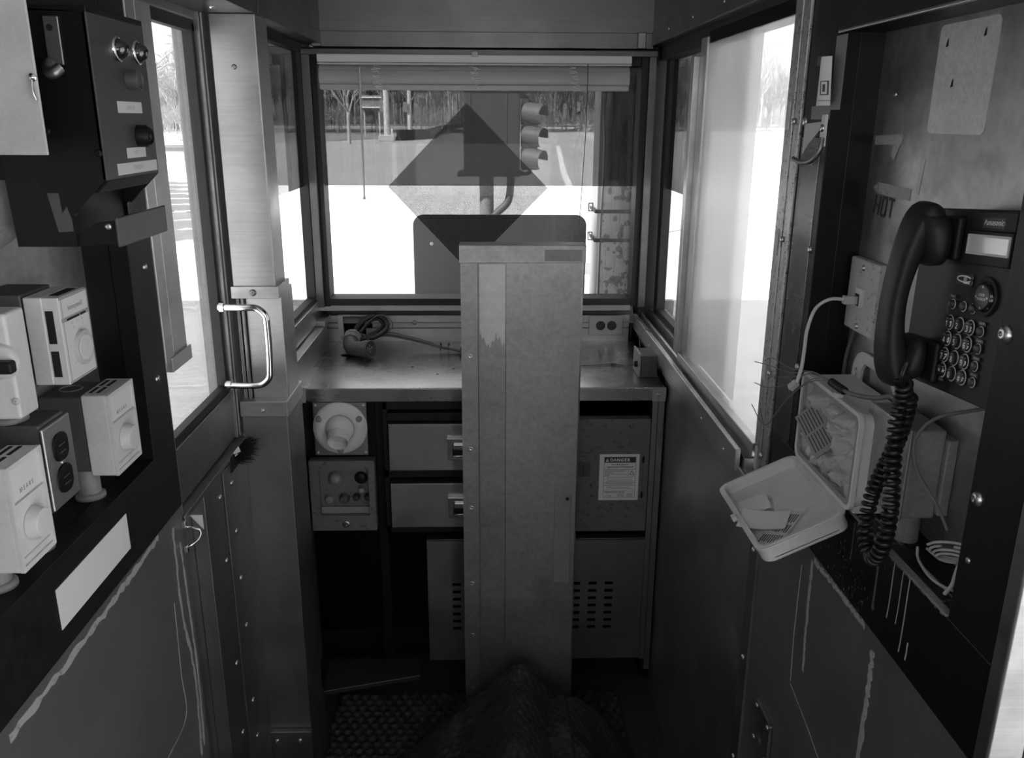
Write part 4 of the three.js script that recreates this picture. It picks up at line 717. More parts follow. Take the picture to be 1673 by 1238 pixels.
{
  const t = thing('stripped_cable', 'grey cable with a ribbed grip ending in loose frayed wires', 'cable');
  mk('cable', tube([V(0.436, 1.205, -0.99), V(0.438, 1.207, -0.96), V(0.443, 1.218, -0.91), V(0.442, 1.233, -0.87), V(0.436, 1.236, -0.845), V(0.43, 1.24, -0.832), V(0.428, 1.262, -0.826)], 0.0028, 60, 8), M.cordGrey, t);
  const rings = []; for (let i = 0; i < 11; i++) rings.push(new THREE.TorusGeometry(0.0042, 0.0012, 6, 16).translate(0.436, 1.2047 + i * 0.0001, -1.015 + i * 0.004));
  mk('grip', rings, M.cord, t);
  for (const [y, z, dy] of [[1.161, -1.265, 0.012], [1.129, -1.256, 0.01], [1.092, -1.261, -0.012], [1.1, -1.22, -0.02], [1.15, -1.2, 0.004], [1.175, -1.22, 0.01]])
    mk('strand', tube([V(0.436, 1.205, -1.02), V(0.43, 1.2 + dy * 0.4, -1.06), V(0.425, (1.2 + y) / 2 + dy * 0.2, -1.13), V(0.42, y + dy, -1.2), V(0.418, y, z)], 0.0007, 50, 5), M.cordGrey, t);
}
{
  const t = thing('mounting_bracket', 'pale keyhole mounting bracket leaning behind the open plastic box', 'bracket');
  const s = new THREE.Shape(); s.moveTo(0.962, 1.13); s.lineTo(0.962, 1.182); s.quadraticCurveTo(0.966, 1.216, 0.996, 1.226); s.lineTo(1.08, 1.226); s.quadraticCurveTo(1.108, 1.222, 1.11, 1.19); s.lineTo(1.112, 1.13); s.closePath();
  const h = new THREE.Path(); h.moveTo(0.982, 1.135); h.lineTo(0.982, 1.178); h.quadraticCurveTo(0.986, 1.206, 1.008, 1.211); h.lineTo(1.074, 1.211); h.lineTo(1.083, 1.2); h.lineTo(1.083, 1.135); h.closePath(); s.holes.push(h);
  for (const [x, y] of [[1.0965, 1.196], [0.9715, 1.176]]) { const k = new THREE.Path(); k.absarc(x, y, 0.0042, -0.9, Math.PI + 0.9, false); k.lineTo(x - 0.002, y - 0.011); k.lineTo(x + 0.002, y - 0.011); s.holes.push(k); }
  mk('frame', ex(s, 0.004).rotateY(Math.PI / 2).translate(0.503, 0, 0), M.plastic, t);
}
{
  const t = thing('junction_box', 'galvanized junction box on a conduit stub, right of the open plastic box', 'junction box');
  mk('box', rbox(0.462, 0.5, 1.095, 1.2, -0.95, -0.85, 0.003), M.galvDull, t);
  mk('cover', rbox(0.458, 0.462, 1.093, 1.202, -0.952, -0.848, 0.002), M.galv, t);
  mk('rear', rbox(0.5, 0.512, 1.1, 1.19, -0.93, -0.845, 0.002), M.galvDull, t);
  mk('conduit', cyl(V(0.486, 1.0565, -0.878), V(0.486, 1.096, -0.878), 0.0135, 0.0135, 24), M.galvDull, t);
}
const LID = {};
{
  // white plastic box on its side, lid hanging open
  const t = thing('plastic_box', 'white plastic box lying on its side on the right ledge, lid hanging open', 'box');
  const outer = (k) => roundRect(-1.122 + k, -0.928 - k, 1.064 + k, 1.19 - k, 0.014);
  const ring = (k, th) => { const s = outer(k); s.holes.push(roundRect(-1.122 + k + th, -0.928 - k - th, 1.064 + k + th, 1.19 - k - th, 0.011, THREE.Path)); return s; };
  mk('body', [alongX(ring(0.003, 0.0022), 0.442, 0.5), alongX(outer(0.003), 0.5, 0.503)], M.plastic, t);
  mk('rim', [alongX(ring(0, 0.005), 0.4395, 0.4445)], M.plastic, t);
  mk('gasket', [alongX(ring(0.005, 0.006), 0.4405, 0.444)], M.galvDull, t);
  for (const z of [-1.1, -0.95]) mk('foot', rbox(0.45, 0.49, 1.0565, 1.068, z - 0.01, z + 0.01, 0.003), M.plastic, t);
  mk('catch', [box(0.436, 0.445, 1.188, 1.196, -1.005, -0.995, 0.001)], M.plastic, t);
  // lid: tray in its own axes, x outward from the hinge, y up out of the tray
  const lid = new THREE.Group(); lid.name = 'lid'; t.add(lid);
  const s = roundRect(0, 0.114, -0.094, 0.094, 0.015), h = roundRect(0.004, 0.11, -0.09, 0.09, 0.012, THREE.Path); s.holes.push(h);
  const wall = ex(s, 0.02); wall.rotateX(-Math.PI / 2).translate(0, -0.02, 0);
  const base = ex(roundRect(0.002, 0.112, -0.092, 0.092, 0.013), 0.003, { bevelEnabled: true, bevelThickness: 0.003, bevelSize: 0.002, bevelSegments: 3 }); base.rotateX(-Math.PI / 2).translate(0, -0.022, 0);
  const s2 = roundRect(-0.003, 0.117, -0.097, 0.097, 0.017); s2.holes.push(roundRect(0.003, 0.111, -0.091, 0.091, 0.012, THREE.Path));
  const lip = ex(s2, 0.003); lip.rotateX(-Math.PI / 2).translate(0, -0.004, 0);
  mk('tray', [wall, base], M.plastic, lid); mk('lip', lip, M.plastic, lid);
  mk('catch', box(0.116, 0.123, -0.004, 0.003, -0.006, 0.004, 0.001), M.plastic, lid);
  LID.X = V(-0.9, -0.436, 0).normalize(); LID.Y = V(-0.436, 0.9, 0).normalize(); LID.Z = V(0, 0, -1);
  LID.o = V(0.4375, 1.064, -1.026);
  lid.position.copy(LID.o); lid.quaternion.setFromRotationMatrix(new THREE.Matrix4().makeBasis(LID.X, LID.Y, LID.Z));
}

const inLid = (x, y, z) => LID.o.clone().addScaledVector(LID.X, x).addScaledVector(LID.Y, y).addScaledVector(LID.Z, z);
{
  // leaflets lying in the lid: (distance from the hinge, across), size, turn
  const lay = (o, x, z, turn, lift) => { o.userData.posed = true; o.position.copy(inLid(x, -0.0152 + lift, z)); o.quaternion.setFromRotationMatrix(new THREE.Matrix4().makeBasis(LID.X, LID.Y, LID.Z)).multiply(new THREE.Quaternion().setFromAxisAngle(V(0, 1, 0), turn)); };
  const leaf = (w, d, curl) => { const g = new THREE.PlaneGeometry(w, d, 10, 6); g.rotateX(-Math.PI / 2); const p = g.attributes.position; for (let i = 0; i < p.count; i++) p.setY(i, 0.0006 + curl * (p.getX(i) / w + 0.5) ** 2); const b = g.clone().translate(0, -0.0004, 0); b.computeVertexNormals(); g.computeVertexNormals(); return [g, flip(b)]; };
  const printed = (w, d) => print(256, 200, (c, W, H) => { c.fillStyle = '#c2c2c2'; c.fillRect(0, 0, W, H); c.fillStyle = '#3a3a3a'; for (let k = 0; k < 3; k++) for (let i = 0; i < 9; i++) c.fillRect(24 + k * 78, 18 + i * 19, rr(44, 62), 10); }, -w / 2, w / 2, -d / 2, d / 2, { side: THREE.DoubleSide });
  M.leaf = M.paper.clone(); M.leaf.color = G(0.66); M.leaf.side = THREE.DoubleSide;
  const a = one('printed_leaflet', leaf(0.075, 0.035, 0.002), printed(0.075, 0.035), 'printed leaflet partly under the blank papers in the open plastic lid', 'leaflet'); lay(a, 0.075, -0.045, 0.75, 0);
  const b = one('paper_sheet', leaf(0.062, 0.04, 0.012), M.leaf, 'pointed plain paper lying over the printed leaflet in the open lid', 'paper'); lay(b, 0.086, -0.02, -0.55, 0.0015);
  const c = one('paper_packet', leaf(0.05, 0.042, 0.002), M.leaf, 'plain square paper packet in the outer left corner of the open lid', 'paper'); lay(c, 0.09, 0.028, -0.1, 0.003);
}
{
  // crumpled clear bag bulging out of the box mouth
  const nz = noise2(5, 5, 41), nf = noise2(11, 11, 42), nn = noise2(23, 23, 43), W = 46, H = 34, p = [], idx = [];
  const crease = (f, u, v) => Math.abs(f(u, v) - 0.5) * 2;
  for (let j = 0; j <= H; j++) for (let i = 0; i <= W; i++) {
    const u = i / W, v = j / H, e = Math.min(1, 7 * Math.min(u, 1 - u, v, 1 - v));
    let z = -1.115 + 0.18 * u, y = 1.07 + 0.112 * v, x = 0.462 - e * (0.018 * (1 - crease(nz, u, v)) + 0.011 * (1 - crease(nf, u, v)) + 0.005 * crease(nn, u, v));
    if (v < 0.12) { y -= 0.006 * (1 - v / 0.12) + 0.008 * nz(u * 2, 0.3); x -= 0.02 * (1 - v / 0.12) * nf(u, 0.2); }
    p.push(x, y, z);
  }
  for (let j = 0; j < H; j++) for (let i = 0; i < W; i++) { const a = j * (W + 1) + i; idx.push(a, a + 1, a + W + 2, a, a + W + 2, a + W + 1); }
  const g = new THREE.BufferGeometry(); g.setAttribute('position', new THREE.Float32BufferAttribute(p, 3)); g.setIndex(idx); g.computeVertexNormals();
  one('clear_bag', g, new THREE.MeshPhysicalMaterial({ color: G(0.88), roughness: 0.16, transmission: 0.66, thickness: 0, side: THREE.DoubleSide }), 'crumpled clear plastic bag stuffed in the mouth of the white box', 'plastic bag');
  const q = one('printed_card', box(-0.045, 0.045, 0, 0.001, -0.018, 0.018, 0), print(300, 120, (c, w, h) => { c.fillStyle = '#8a8a8a'; c.fillRect(0, 0, w, h); c.fillStyle = '#333'; for (let i = 0; i < 7; i++) { c.fillRect(14, 10 + i * 15, 130, 5); c.fillRect(160, 12 + i * 15, 110, 5); } }, -0.045, 0.045, -0.018, 0.018), 'small grey printed card showing through the clear bag', 'card');
  q.userData.posed = true; q.position.set(0.4385, 1.127, -1.05); { const bx = V(0, -0.3, 0.954).normalize(), by = V(-0.72, 0.62, 0.2).cross(bx).cross(bx).multiplyScalar(-1).normalize(); q.quaternion.setFromRotationMatrix(new THREE.Matrix4().makeBasis(bx, by, V().crossVectors(bx, by))); }
}
// tape marks, writing and leftovers on the right recess
{
  const x = 0.5118, strip = (z0, y0, z1, y1, w) => { const d = V(0, y1 - y0, z1 - z0), g = box(-0.0006, 0, -d.length() / 2, d.length() / 2, -w / 2, w / 2, 0); g.rotateX(Math.atan2(d.z, d.y)); return g.translate(x, (y0 + y1) / 2, (z0 + z1) / 2); };
  const tp = mat({ color: G(0.42), roughness: 0.7, map: scaled(T.grime, 0.08) });
  one('tape_mark', [strip(-1.145, 1.497, -1.07, 1.5, 0.012), strip(-1.074, 1.504, -1.09, 1.478, 0.013).translate(-0.0005, 0, 0)], tp, 'torn masking tape in the shape of a seven on the recess back', 'tape');
  one('tape_mark', [strip(-1.12, 1.438, -1.03, 1.436, 0.014), ex(shapeOf([[1.118, 1.444], [1.118, 1.431], [1.135, 1.4375]]), 0.0006).rotateY(Math.PI / 2).translate(x - 0.0006, 0, 0)], tp, 'pointed masking tape arrow above the word HOT', 'tape');
  one('tape_mark', [strip(-1.016, 1.438, -1.01, 1.48, 0.009)], M.plasticGrey, 'upright narrow strip of pale tape at the arrow end', 'tape');
  const S = (z0, y0, z1, y1) => strip(z0, y0, z1, y1, 0.0036);
  one('painted_word', [S(-1.121, 1.429, -1.124, 1.405), S(-1.108, 1.428, -1.111, 1.404), S(-1.123, 1.417, -1.108, 1.416), S(-1.1, 1.427, -1.103, 1.405), S(-1.089, 1.427, -1.091, 1.404), S(-1.1, 1.427, -1.089, 1.427), S(-1.103, 1.405, -1.091, 1.404), S(-1.084, 1.427, -1.068, 1.426), S(-1.075, 1.426, -1.077, 1.404)].map((g, k) => g.translate(-0.00002 * k, 0, 0)), M.dark, 'hand-drawn word HOT on the recess back above the jack plate', 'writing');
  one('bare_patch', alongX(roundRect(-1.012, -0.894, 1.508, 1.624, 0.008), 0.5112, 0.512), mat({ color: G(0.8), metalness: 0.7, roughness: 0.6, map: scaled(T.galv, 0.12) }), 'pale bare metal patch left by a removed plate, high on the recess back', 'metal patch');
  for (const [z, y, l] of [[-0.994, 1.6, 'left of the top pair'], [-0.92, 1.605, 'right of the top pair'], [-0.972, 1.557, 'lowest, alone']]) one('torn_hole', alongX(shapeOf([[z - 0.002, y], [z + 0.003, y + 0.001], [z + 0.002, y + 0.009], [z, y + 0.007]]), 0.5108, 0.5112), M.gap, 'small black torn hole in the pale metal patch, ' + l, 'hole');
  one('loose_screw', screw(V(0.512, 1.553, -1.105), V(-1, 0, 0), 0.0035), M.screw, 'single bright screw head left of the pale metal patch', 'screw');
}
{
  const t = thing('coat_hook', 'pale bent metal hook screwed to the stile between window and recess', 'hook');
  const path = [V(0.446, 1.525, -1.158), V(0.444, 1.5, -1.153), V(0.441, 1.483, -1.152), V(0.437, 1.472, -1.16), V(0.434, 1.467, -1.18), V(0.434, 1.467, -1.205), V(0.434, 1.47, -1.228)];
  mk('strap', [rbox(0.4445, 0.4485, 1.488, 1.53, -1.166, -1.15, 0.0018)], M.plastic, t);
  mk('curl', tube(path.slice(1), 0.0034, 40, 10), M.aluDark, t);
  mk('screw', screw(V(0.4445, 1.512, -1.158), V(-1, 0, 0), 0.005), M.screw, t);
}
{
  const note = print(128, 300, (c, w, h) => { c.fillStyle = '#dcdcdc'; c.fillRect(0, 0, w, h); c.fillStyle = '#555'; c.font = '22px sans-serif'; c.fillText('IS', 78, 60); c.lineWidth = 5; c.strokeStyle = '#444'; c.strokeRect(36, 150, 26, 70); c.fillStyle = '#444'; c.fillRect(44, 165, 10, 40); c.fillRect(20, 250, 90, 3); c.fillRect(90, 130, 14, 6); }, 1.118, 1.192, 1.535, 1.605);
  const g = new THREE.PlaneGeometry(0.05, 0.06, 12, 12), p = g.attributes.position;
  for (let i = 0; i < p.count; i++) { const u = p.getX(i) / 0.05 + 0.5, v = p.getY(i) / 0.06 + 0.5; p.setXYZ(i, 0.4485 - 0.012 * Math.sin(u * 2.6) - 0.004 * v, 1.54 + 0.06 * v, -1.178 + (1 - (u > 0 ? u : 0)) * -0.018 * (1 - v) + u * 0.042 ); }
  const back = flip(g.clone().translate(0.0005, 0, 0)); const front = g.toNonIndexed(); front.computeVertexNormals();
  note.side = THREE.DoubleSide;
  one('taped_note', [front, back], note, 'white curled paper note taped to the stile above the coat hook', 'note');
  const clear = new THREE.MeshPhysicalMaterial({ color: G(0.6), roughness: 0.3, transmission: 0.75, thickness: 0 });
  one('clear_tape', box(0.4482, 0.449, 1.535, 1.625, -1.152, -1.118, 0), clear, 'yellowed clear tape strip beside the white paper note', 'tape');
  one('clear_tape', box(0.4484, 0.4492, 1.523, 1.54, -1.215, -1.15, 0), clear, 'clear tape strip just under the white paper note', 'tape');
  one('clear_tape', box(0.4475, 0.4488, 1.592, 1.604, -1.21, -1.187, 0), M.boxGrey, 'small grey tape square on the stile above the white note', 'tape');
  one('torn_label', alongX(shapeOf([[-1.235, 1.475], [-1.235, 1.517], [-1.175, 1.52], [-1.18, 1.508], [-1.215, 1.49]]), 0.4484, 0.4494), M.plasticGrey, 'remains of a torn pale label behind the coat hook', 'label');
}
{
  // low level: lock plate and lines of old tape
  const t = thing('lock_plate', 'small steel lock plate with a keyhole, low on the right wall', 'lock plate');
  const s = roundRect(-1.187, -1.115, 0.52, 0.6, 0.004); s.holes.push(new THREE.Path().absellipse(-1.15, 0.558, 0.008, 0.02, 0, Math.PI * 2));
  mk('plate', alongX(s, 0.446, 0.451), M.aluDark, t); mk('keyhole', box(0.4512, 0.4516, 0.53, 0.585, -1.165, -1.135, 0), M.gap, t);
  for (const [y, z] of [[0.592, -1.178], [0.592, -1.123], [0.53, -1.178], [0.53, -1.123]]) mk('screw', screw(V(0.446, y, z), V(-1, 0, 0), 0.004), M.screw, t);
}
{
  const res = mat({ color: G(0.4), roughness: 0.7, map: scaled(T.grime, 0.1) });
  const line = (wall, x, pts, w, seedv) => { // ragged strip along points given as (z, y)
    const c = new THREE.CatmullRomCurve3(pts.map(([z, y]) => V(x, y, z))), n = 44, L = [], R = [];
    for (let i = 0; i <= n; i++) { const p = c.getPoint(i / n), d = c.getTangent(i / n), k = w * rr(0.15, 1), q = w * rr(0.15, 1); L.push([p.z - d.y * k, p.y + d.z * k]); R.push([p.z + d.y * q, p.y - d.z * q]); }
    mk('tape_residue', alongX(shapeOf([...L, ...R.reverse()]), x - 0.0004, x + 0.0004), res, wall);
  };
  line(wr, 0.4518, [[-1.043, 0.935], [-1.04, 0.86], [-1.032, 0.765]], 0.005);
  line(wr, 0.4518, [[-1.038, 0.938], [-0.96, 0.9415], [-0.875, 0.941]], 0.006);
  line(wr, 0.4518, [[-0.848, 0.925], [-0.845, 0.86], [-0.844, 0.75], [-0.84, 0.6]], 0.0075);
  line(wr, 0.4518, [[-1.078, 0.91], [-1.077, 0.8], [-1.07, 0.72]], 0.0015);
  line(wr, 0.4518, [[-1.068, 0.715], [-1.0, 0.7], [-0.93, 0.68], [-0.85, 0.665]], 0.0018);
  line(wl, -0.5318, [[-1.25, 0.874], [-1.1, 0.866], [-0.95, 0.862], [-0.8, 0.861]], 0.0085);
  line(wl, -0.5318, [[-1.312, 0.86], [-1.308, 0.7], [-1.33, 0.56], [-1.318, 0.39]], 0.006);
  line(wl, -0.5318, [[-1.335, 0.82], [-1.34, 0.7], [-1.345, 0.55], [-1.335, 0.4]], 0.005);
  line(wl, -0.5318, [[-1.28, 0.735], [-1.272, 0.6], [-1.27, 0.515], [-1.175, 0.505], [-1.05, 0.5]], 0.0018);
}
{
  const t = thing('loose_wires', 'tangle of thin pale wires on the right recess ledge under the junction box', 'wires');
  const k = (pts, r, m) => mk('wire', tube(pts, r, 60, 6), m, t);
  k([V(0.505, 1.26, -0.76), V(0.49, 1.245, -0.79), V(0.47, 1.22, -0.83), V(0.462, 1.19, -0.845), V(0.462, 1.165, -0.835), V(0.466, 1.14, -0.79), V(0.466, 1.125, -0.765)], 0.002, M.cordGrey);
  k([V(0.5, 1.25, -0.735), V(0.495, 1.235, -0.73), V(0.49, 1.215, -0.735), V(0.488, 1.19, -0.732), V(0.478, 1.16, -0.73), V(0.47, 1.13, -0.727), V(0.465, 1.1, -0.735), V(0.466, 1.075, -0.742), V(0.464, 1.062, -0.748)], 0.0022, M.plasticGrey);
  for (let i = 0; i < 4; i++) { const r = 0.014 + i * 0.004, c = V(0.49, 1.075 + i * 0.003, -0.79), a0 = i * 1.3; k([...Array(12)].map((_, j) => { const a = a0 + j * 0.52; return c.clone().add(V(Math.cos(a) * r * 0.6, Math.sin(a) * r * 0.7 + 0.004, Math.sin(a + 0.6) * r * 1.1)).max(V(0.46, 1.059, -1)); }), 0.0016, M.plasticGrey); }
  k([V(0.478, 1.068, -0.835), V(0.474, 1.062, -0.825), V(0.47, 1.06, -0.805), V(0.468, 1.0595, -0.785), V(0.47, 1.061, -0.765), V(0.474, 1.066, -0.745)], 0.0016, M.plasticGrey);
  k([V(0.508, 1.245, -0.745), V(0.508, 1.2, -0.738), V(0.503, 1.16, -0.745), V(0.5, 1.12, -0.752)], 0.0018, M.cordGrey);
}
one('grey_wire', tube([V(0.503, 1.25, -1.115), V(0.507, 1.235, -1.13), V(0.508, 1.21, -1.142), V(0.508, 1.18, -1.146), V(0.508, 1.15, -1.143), V(0.508, 1.12, -1.14)], 0.0028, 40, 8), M.cordGrey, 'grey cable running down the recess back under the jack plate', 'cable');

// ---------------------------------------------------------------- floor mats
function bumpy(name, x0, x1, z0, z1, cell, height, bump, m, parent) {
  const W = Math.round((x1 - x0) / cell), H = Math.round((z1 - z0) / cell), p = [], idx = [], keep = [];
  for (let j = 0; j <= H; j++) for (let i = 0; i <= W; i++) { const x = x0 + i * cell, z = z0 + j * cell, h = height(x, z); keep.push(h > 0); p.push(x, Math.max(0.001, h + (h > 0 ? bump(x, z) : 0)), z); }
  for (let j = 0; j < H; j++) for (let i = 0; i < W; i++) { const a = j * (W + 1) + i, b = a + 1, c = a + W + 1, d = c + 1; if (keep[a] || keep[b] || keep[c] || keep[d]) idx.push(a, c, d, a, d, b); }
  const g = new THREE.BufferGeometry(); g.setAttribute('position', new THREE.Float32BufferAttribute(p, 3)); g.setIndex(idx); g.computeVertexNormals();
  return g;
}
const hex = (x, z, s) => { // distance to the nearest centre of a hexagonal grid of spacing s
  let best = 9; const r = s * 0.866, j0 = Math.round(z / r); for (let j = j0 - 1; j <= j0 + 1; j++) { const o = (j & 1) * s / 2, i0 = Math.round((x - o) / s); for (let i = i0 - 1; i <= i0 + 1; i++) best = Math.min(best, Math.hypot(x - o - i * s, z - j * r)); } return best; };
{
  const edge = noise2(9, 9, 71), lump = noise2(4, 4, 72), f = (a) => Math.max(0, a);
  one('floor_mat', bumpy('floor_mat', -0.425, 0.35, -2.0, -1.2, 0.0036, (x, z) => (z < -1.99 + 0.03 * edge(x * 2 + 3, 0.2) || x < -0.415 + 0.02 * edge(0.3, z * 2 + 4) ? 0 : 0.022 + 0.006 * lump(x * 1.3 + 2, z * 1.3 + 4)), (x, z) => -0.012 * Math.max(0, Math.min(1, (0.0105 - hex(x, z, 0.0265)) / 0.003)), M.mat), M.mat, 'flat black rubber mat with honeycomb holes on the booth floor', 'mat');
  const soft = (d, r) => Math.sqrt(d * d + r * r) - r * 0.6;
  const ridge = (x, z) => { // a heaped, folded mat: main peak, right lobe, small left fold
    const w = 0.05 * (lump(x * 2.2 + 1, z * 2.2 + 3) - 0.5) + 0.02 * (edge(x * 2 + 5, z * 2 + 5) - 0.5), dx = 0.08 * (lump(0.3, z * 1.7 + 2) - 0.5);
    const a = 0.25 - soft(x - 0.066 - dx * 0.4, 0.03) * (x < 0.066 ? 0.9 : 1.25), b = 0.215 - soft(x - 0.185 - dx, 0.035) * (x > 0.185 ? 1.35 : 0.8), c = 0.155 - soft(x + 0.06, 0.03) * 0.9;
    const back = (q, z0) => q * Math.max(0, Math.min(1, (z - z0) / 0.05)) ** 0.5;
    const top = Math.max(back(a, -1.84 + 0.15 * Math.abs(x - 0.066)), back(b, -1.79) - 0.008, back(c, -1.78)) + w;
    return top > 0.012 + Math.abs(w) ? top + 0.04 * (z + 1.7) : 0;
  };
  one('folded_mat', bumpy('folded_mat', -0.26, 0.36, -1.86, -1.15, 0.0038, ridge, (x, z) => { const d = hex(x, z, 0.021); return 0.0045 * Math.sqrt(Math.max(0, 1 - (d / 0.0095) ** 2)); }, M.mat), M.mat, 'heaped folded black mat with round studs in the middle of the floor', 'mat');
}
{
  const b = ex(shapeOf([[-0.45, 1.955], [-0.19, 2.02], [-0.2, 2.1], [-0.45, 2.1]]), 0.012).rotateX(-Math.PI / 2).translate(0, 0.03, 0);
  const t = thing('loose_board', 'thin dark board lying askew at the foot of the cabinet', 'board');
  mk('board', b, M.dark, t); mk('worn_edge', tube([V(-0.45, 0.0425, -1.955), V(-0.32, 0.0425, -1.9875), V(-0.19, 0.0425, -2.02)], 0.001, 20, 5), M.galvDull, t);
}
// ---------------------------------------------------------------- outside: ground, canopy, roadside
const GY = -0.2;
const structAs = (name, g, m) => struct(name, g, m);
struct('ground', box(-260, 260, GY - 0.3, GY, -320, 60, 0), M.concrete);
struct('canopy_roof', box(-9.5, 8, 4.6, 4.95, -4.9, 1.3, 0.02), M.cabinetWhite);
structAs('road', ex(shapeOf([[-60, 36], [-14, 62], [-5, 95], [4, 190], [18, 190], [10, 90], [6.5, 40], [5, 16], [2.4, 13], [-9, 18]]), 0.02).rotateX(-Math.PI / 2).translate(0, GY - 0.005, 0), M.road);
one('lane_line', ex(shapeOf([[1.92, 20], [2.1, 20], [2.75, 30], [5.0, 60], [4.75, 60], [2.55, 30]]), 0.006).rotateX(-Math.PI / 2).translate(0, GY + 0.016, 0), M.mark, 'single white lane line on the road right of the signal', 'road marking');
for (const [dz, l] of [[0, 'nearest of the pale streaks across the road'], [5, 'middle of the pale streaks across the road'], [12, 'farthest of the pale streaks across the road']]) one('road_streak', ex(shapeOf([[-30, 41 + dz * 0.8], [-6, 58 + dz], [0, 70 + dz * 1.3], [0.4, 70 + dz * 1.3], [-5.8, 57.3 + dz], [-30, 40 + dz * 0.8]]), 0.004).rotateX(-Math.PI / 2).translate(0, GY + 0.0155, 0), M.pole, l, 'road marking');
structAs('verge', ex(shapeOf([[-140, 60], [-60, 48], [-13, 66], [-6, 96], [2, 190], [-60, 200], [-140, 120]]), 0.03).rotateX(-Math.PI / 2).translate(0, GY, 0), M.grass);

{
  const t = thing('sign_board', 'dark grey rounded sign board standing just outside the front window', 'sign');
  mk('board', ex(roundRect(-0.252, 0.342, 0.35, 1.206, 0.035), 0.006, { bevelEnabled: true, bevelThickness: 0.002, bevelSize: 0.002, bevelSegments: 2 }).translate(0, 0, -2.955), M.board, t);
  for (const x of [-0.191, 0.042, 0.269]) mk('bolt', screw(V(x, 1.109, -2.947), V(0, 0, 1), 0.006), M.mark, t);
  for (const x of [-0.2, 0.29]) mk('leg', box(x - 0.02, x + 0.02, GY, 1.0, -3.0, -2.957), M.aluDark, t);
}
{
  const t = thing('steel_column', 'rust-spotted steel column with strapped cables outside the front right corner', 'column');
  const fl = (x0, x1, z0, z1) => box(x0, x1, GY, 4.6, z0, z1, 0.003);
  mk('flange', fl(0.365, 0.382, -2.99, -2.84), M.pole, t); mk('flange', fl(0.51, 0.525, -2.99, -2.84), M.rust, t); mk('web', fl(0.382, 0.51, -2.925, -2.91), M.rust, t);
  mk('conduit', cyl(V(0.425, 1.45, -2.89), V(0.427, 4.6, -2.89), 0.012), M.dark, t); mk('conduit_end', cyl(V(0.426, 1.33, -2.89), V(0.425, 1.46, -2.89), 0.014), M.black, t);
  mk('cable', tube([V(0.385, 1.62, -2.84), V(0.378, 1.55, -2.83), V(0.384, 1.42, -2.83), V(0.379, 1.2, -2.83), V(0.378, 0.9, -2.83)], 0.003, 40, 6), M.wire, t);
  mk('label_tag', box(0.384, 0.41, 1.57, 1.61, -2.9, -2.898, 0.0005), M.plasticGrey, t).rotation.z = 0;
  for (const y of [1.225, 1.13]) { mk('strap', [box(0.36, 0.53, y, y + 0.012, -2.838, -2.835, 0.001), box(0.358, 0.361, y, y + 0.012, -2.99, -2.835, 0.001)], M.dark, t); mk('buckle', (() => { const s = roundRect(0.335, 0.352, y + 0.006, y + 0.035, 0.003); s.holes.push(roundRect(0.339, 0.348, y + 0.01, y + 0.031, 0.002, THREE.Path)); return ex(s, 0.003).translate(0, 0, -2.84); })(), M.galvDull, t); }
}
{
  const t = thing('signal_cabinet', 'dark signal control cabinet on a pole, seen from behind through the diamond film', 'cabinet');
  const z = -9;
  mk('case', rbox(-0.235, 0.342, 0.965, 1.86, z - 0.4, z, 0.02), M.signal, t);
  for (const x of [-0.165, 0.2]) mk('rib', box(x - 0.006, x + 0.006, 0.98, 1.78, z, z + 0.012, 0.003), M.boxGrey, t);
  mk('seam', box(-0.16, 0.2, 1.02, 1.026, z, z + 0.006, 0.001), M.boxGrey, t);
  mk('base_flange', box(-0.3, 0.36, 0.955, 1.0, z - 0.42, z + 0.03, 0.006), M.signal, t);
  mk('pole', cyl(V(0.0, GY, z - 0.2), V(0.0, 0.97, z - 0.2), 0.075, 0.075, 20), M.galvDull, t);
  mk('conduit', tube([V(0.25, 0.97, z - 0.15), V(0.25, 0.82, z - 0.15), V(0.22, 0.68, z - 0.15), V(0.12, 0.58, z - 0.15), V(0.05, 0.5, z - 0.15)], 0.04, 30, 12), M.visor, t);
  mk('arm', [cyl(V(0.34, 1.755, z - 0.15), V(0.46, 1.755, z - 0.15), 0.028), cyl(V(0.46, 1.77, z - 0.15), V(0.46, 1.69, z - 0.15), 0.03)], M.signal, t);
  mk('foot', rbox(-0.22, 0.22, GY, GY + 0.12, z - 0.45, z + 0.05, 0.02), M.concrete, t);
}
{
  const t = thing('traffic_signal', 'three-section traffic signal with tunnel visors beside the dark control cabinet', 'traffic light');
  const z = -9.15;
  for (let k = 0; k < 3; k++) {
    const y0 = 1.46 - k * 0.222;
    const s = mk('section', rbox(0.36, 0.535, y0 + 0.003, y0 + 0.22, z - 0.12, z + 0.1, 0.012), M.signal, t);
    // visor points right and a little toward the booth
    const d = V(0.82, -0.12, 0.56).normalize(), c = V(0.42, y0 + 0.118, z + 0.05);
    const vis = new THREE.CylinderGeometry(0.098, 0.102, 0.21, 26, 1, true, 0.9, Math.PI * 2 - 1.8); 
    M.visor2 = M.visor2 ?? (() => { const m = M.visor.clone(); m.side = THREE.DoubleSide; return m; })();
    vis.rotateY(Math.PI * 0.5); const q = toward(vis.clone(), d).translate(c.x + d.x * 0.09, c.y, c.z + d.z * 0.09);
    mk('visor', q, M.visor2, t);
    mk('lens', toward(new THREE.SphereGeometry(0.1, 20, 8, 0, Math.PI * 2, 0, 0.5).translate(0, -0.06, 0), d).translate(c.x, c.y, c.z), M.dark, t);
  }
  mk('lower_arm', tube([V(0.34, 1.0, z), V(0.4, 0.975, z), V(0.45, 0.985, z), V(0.455, 1.02, z)], 0.02, 20, 8), M.signal, t);
}
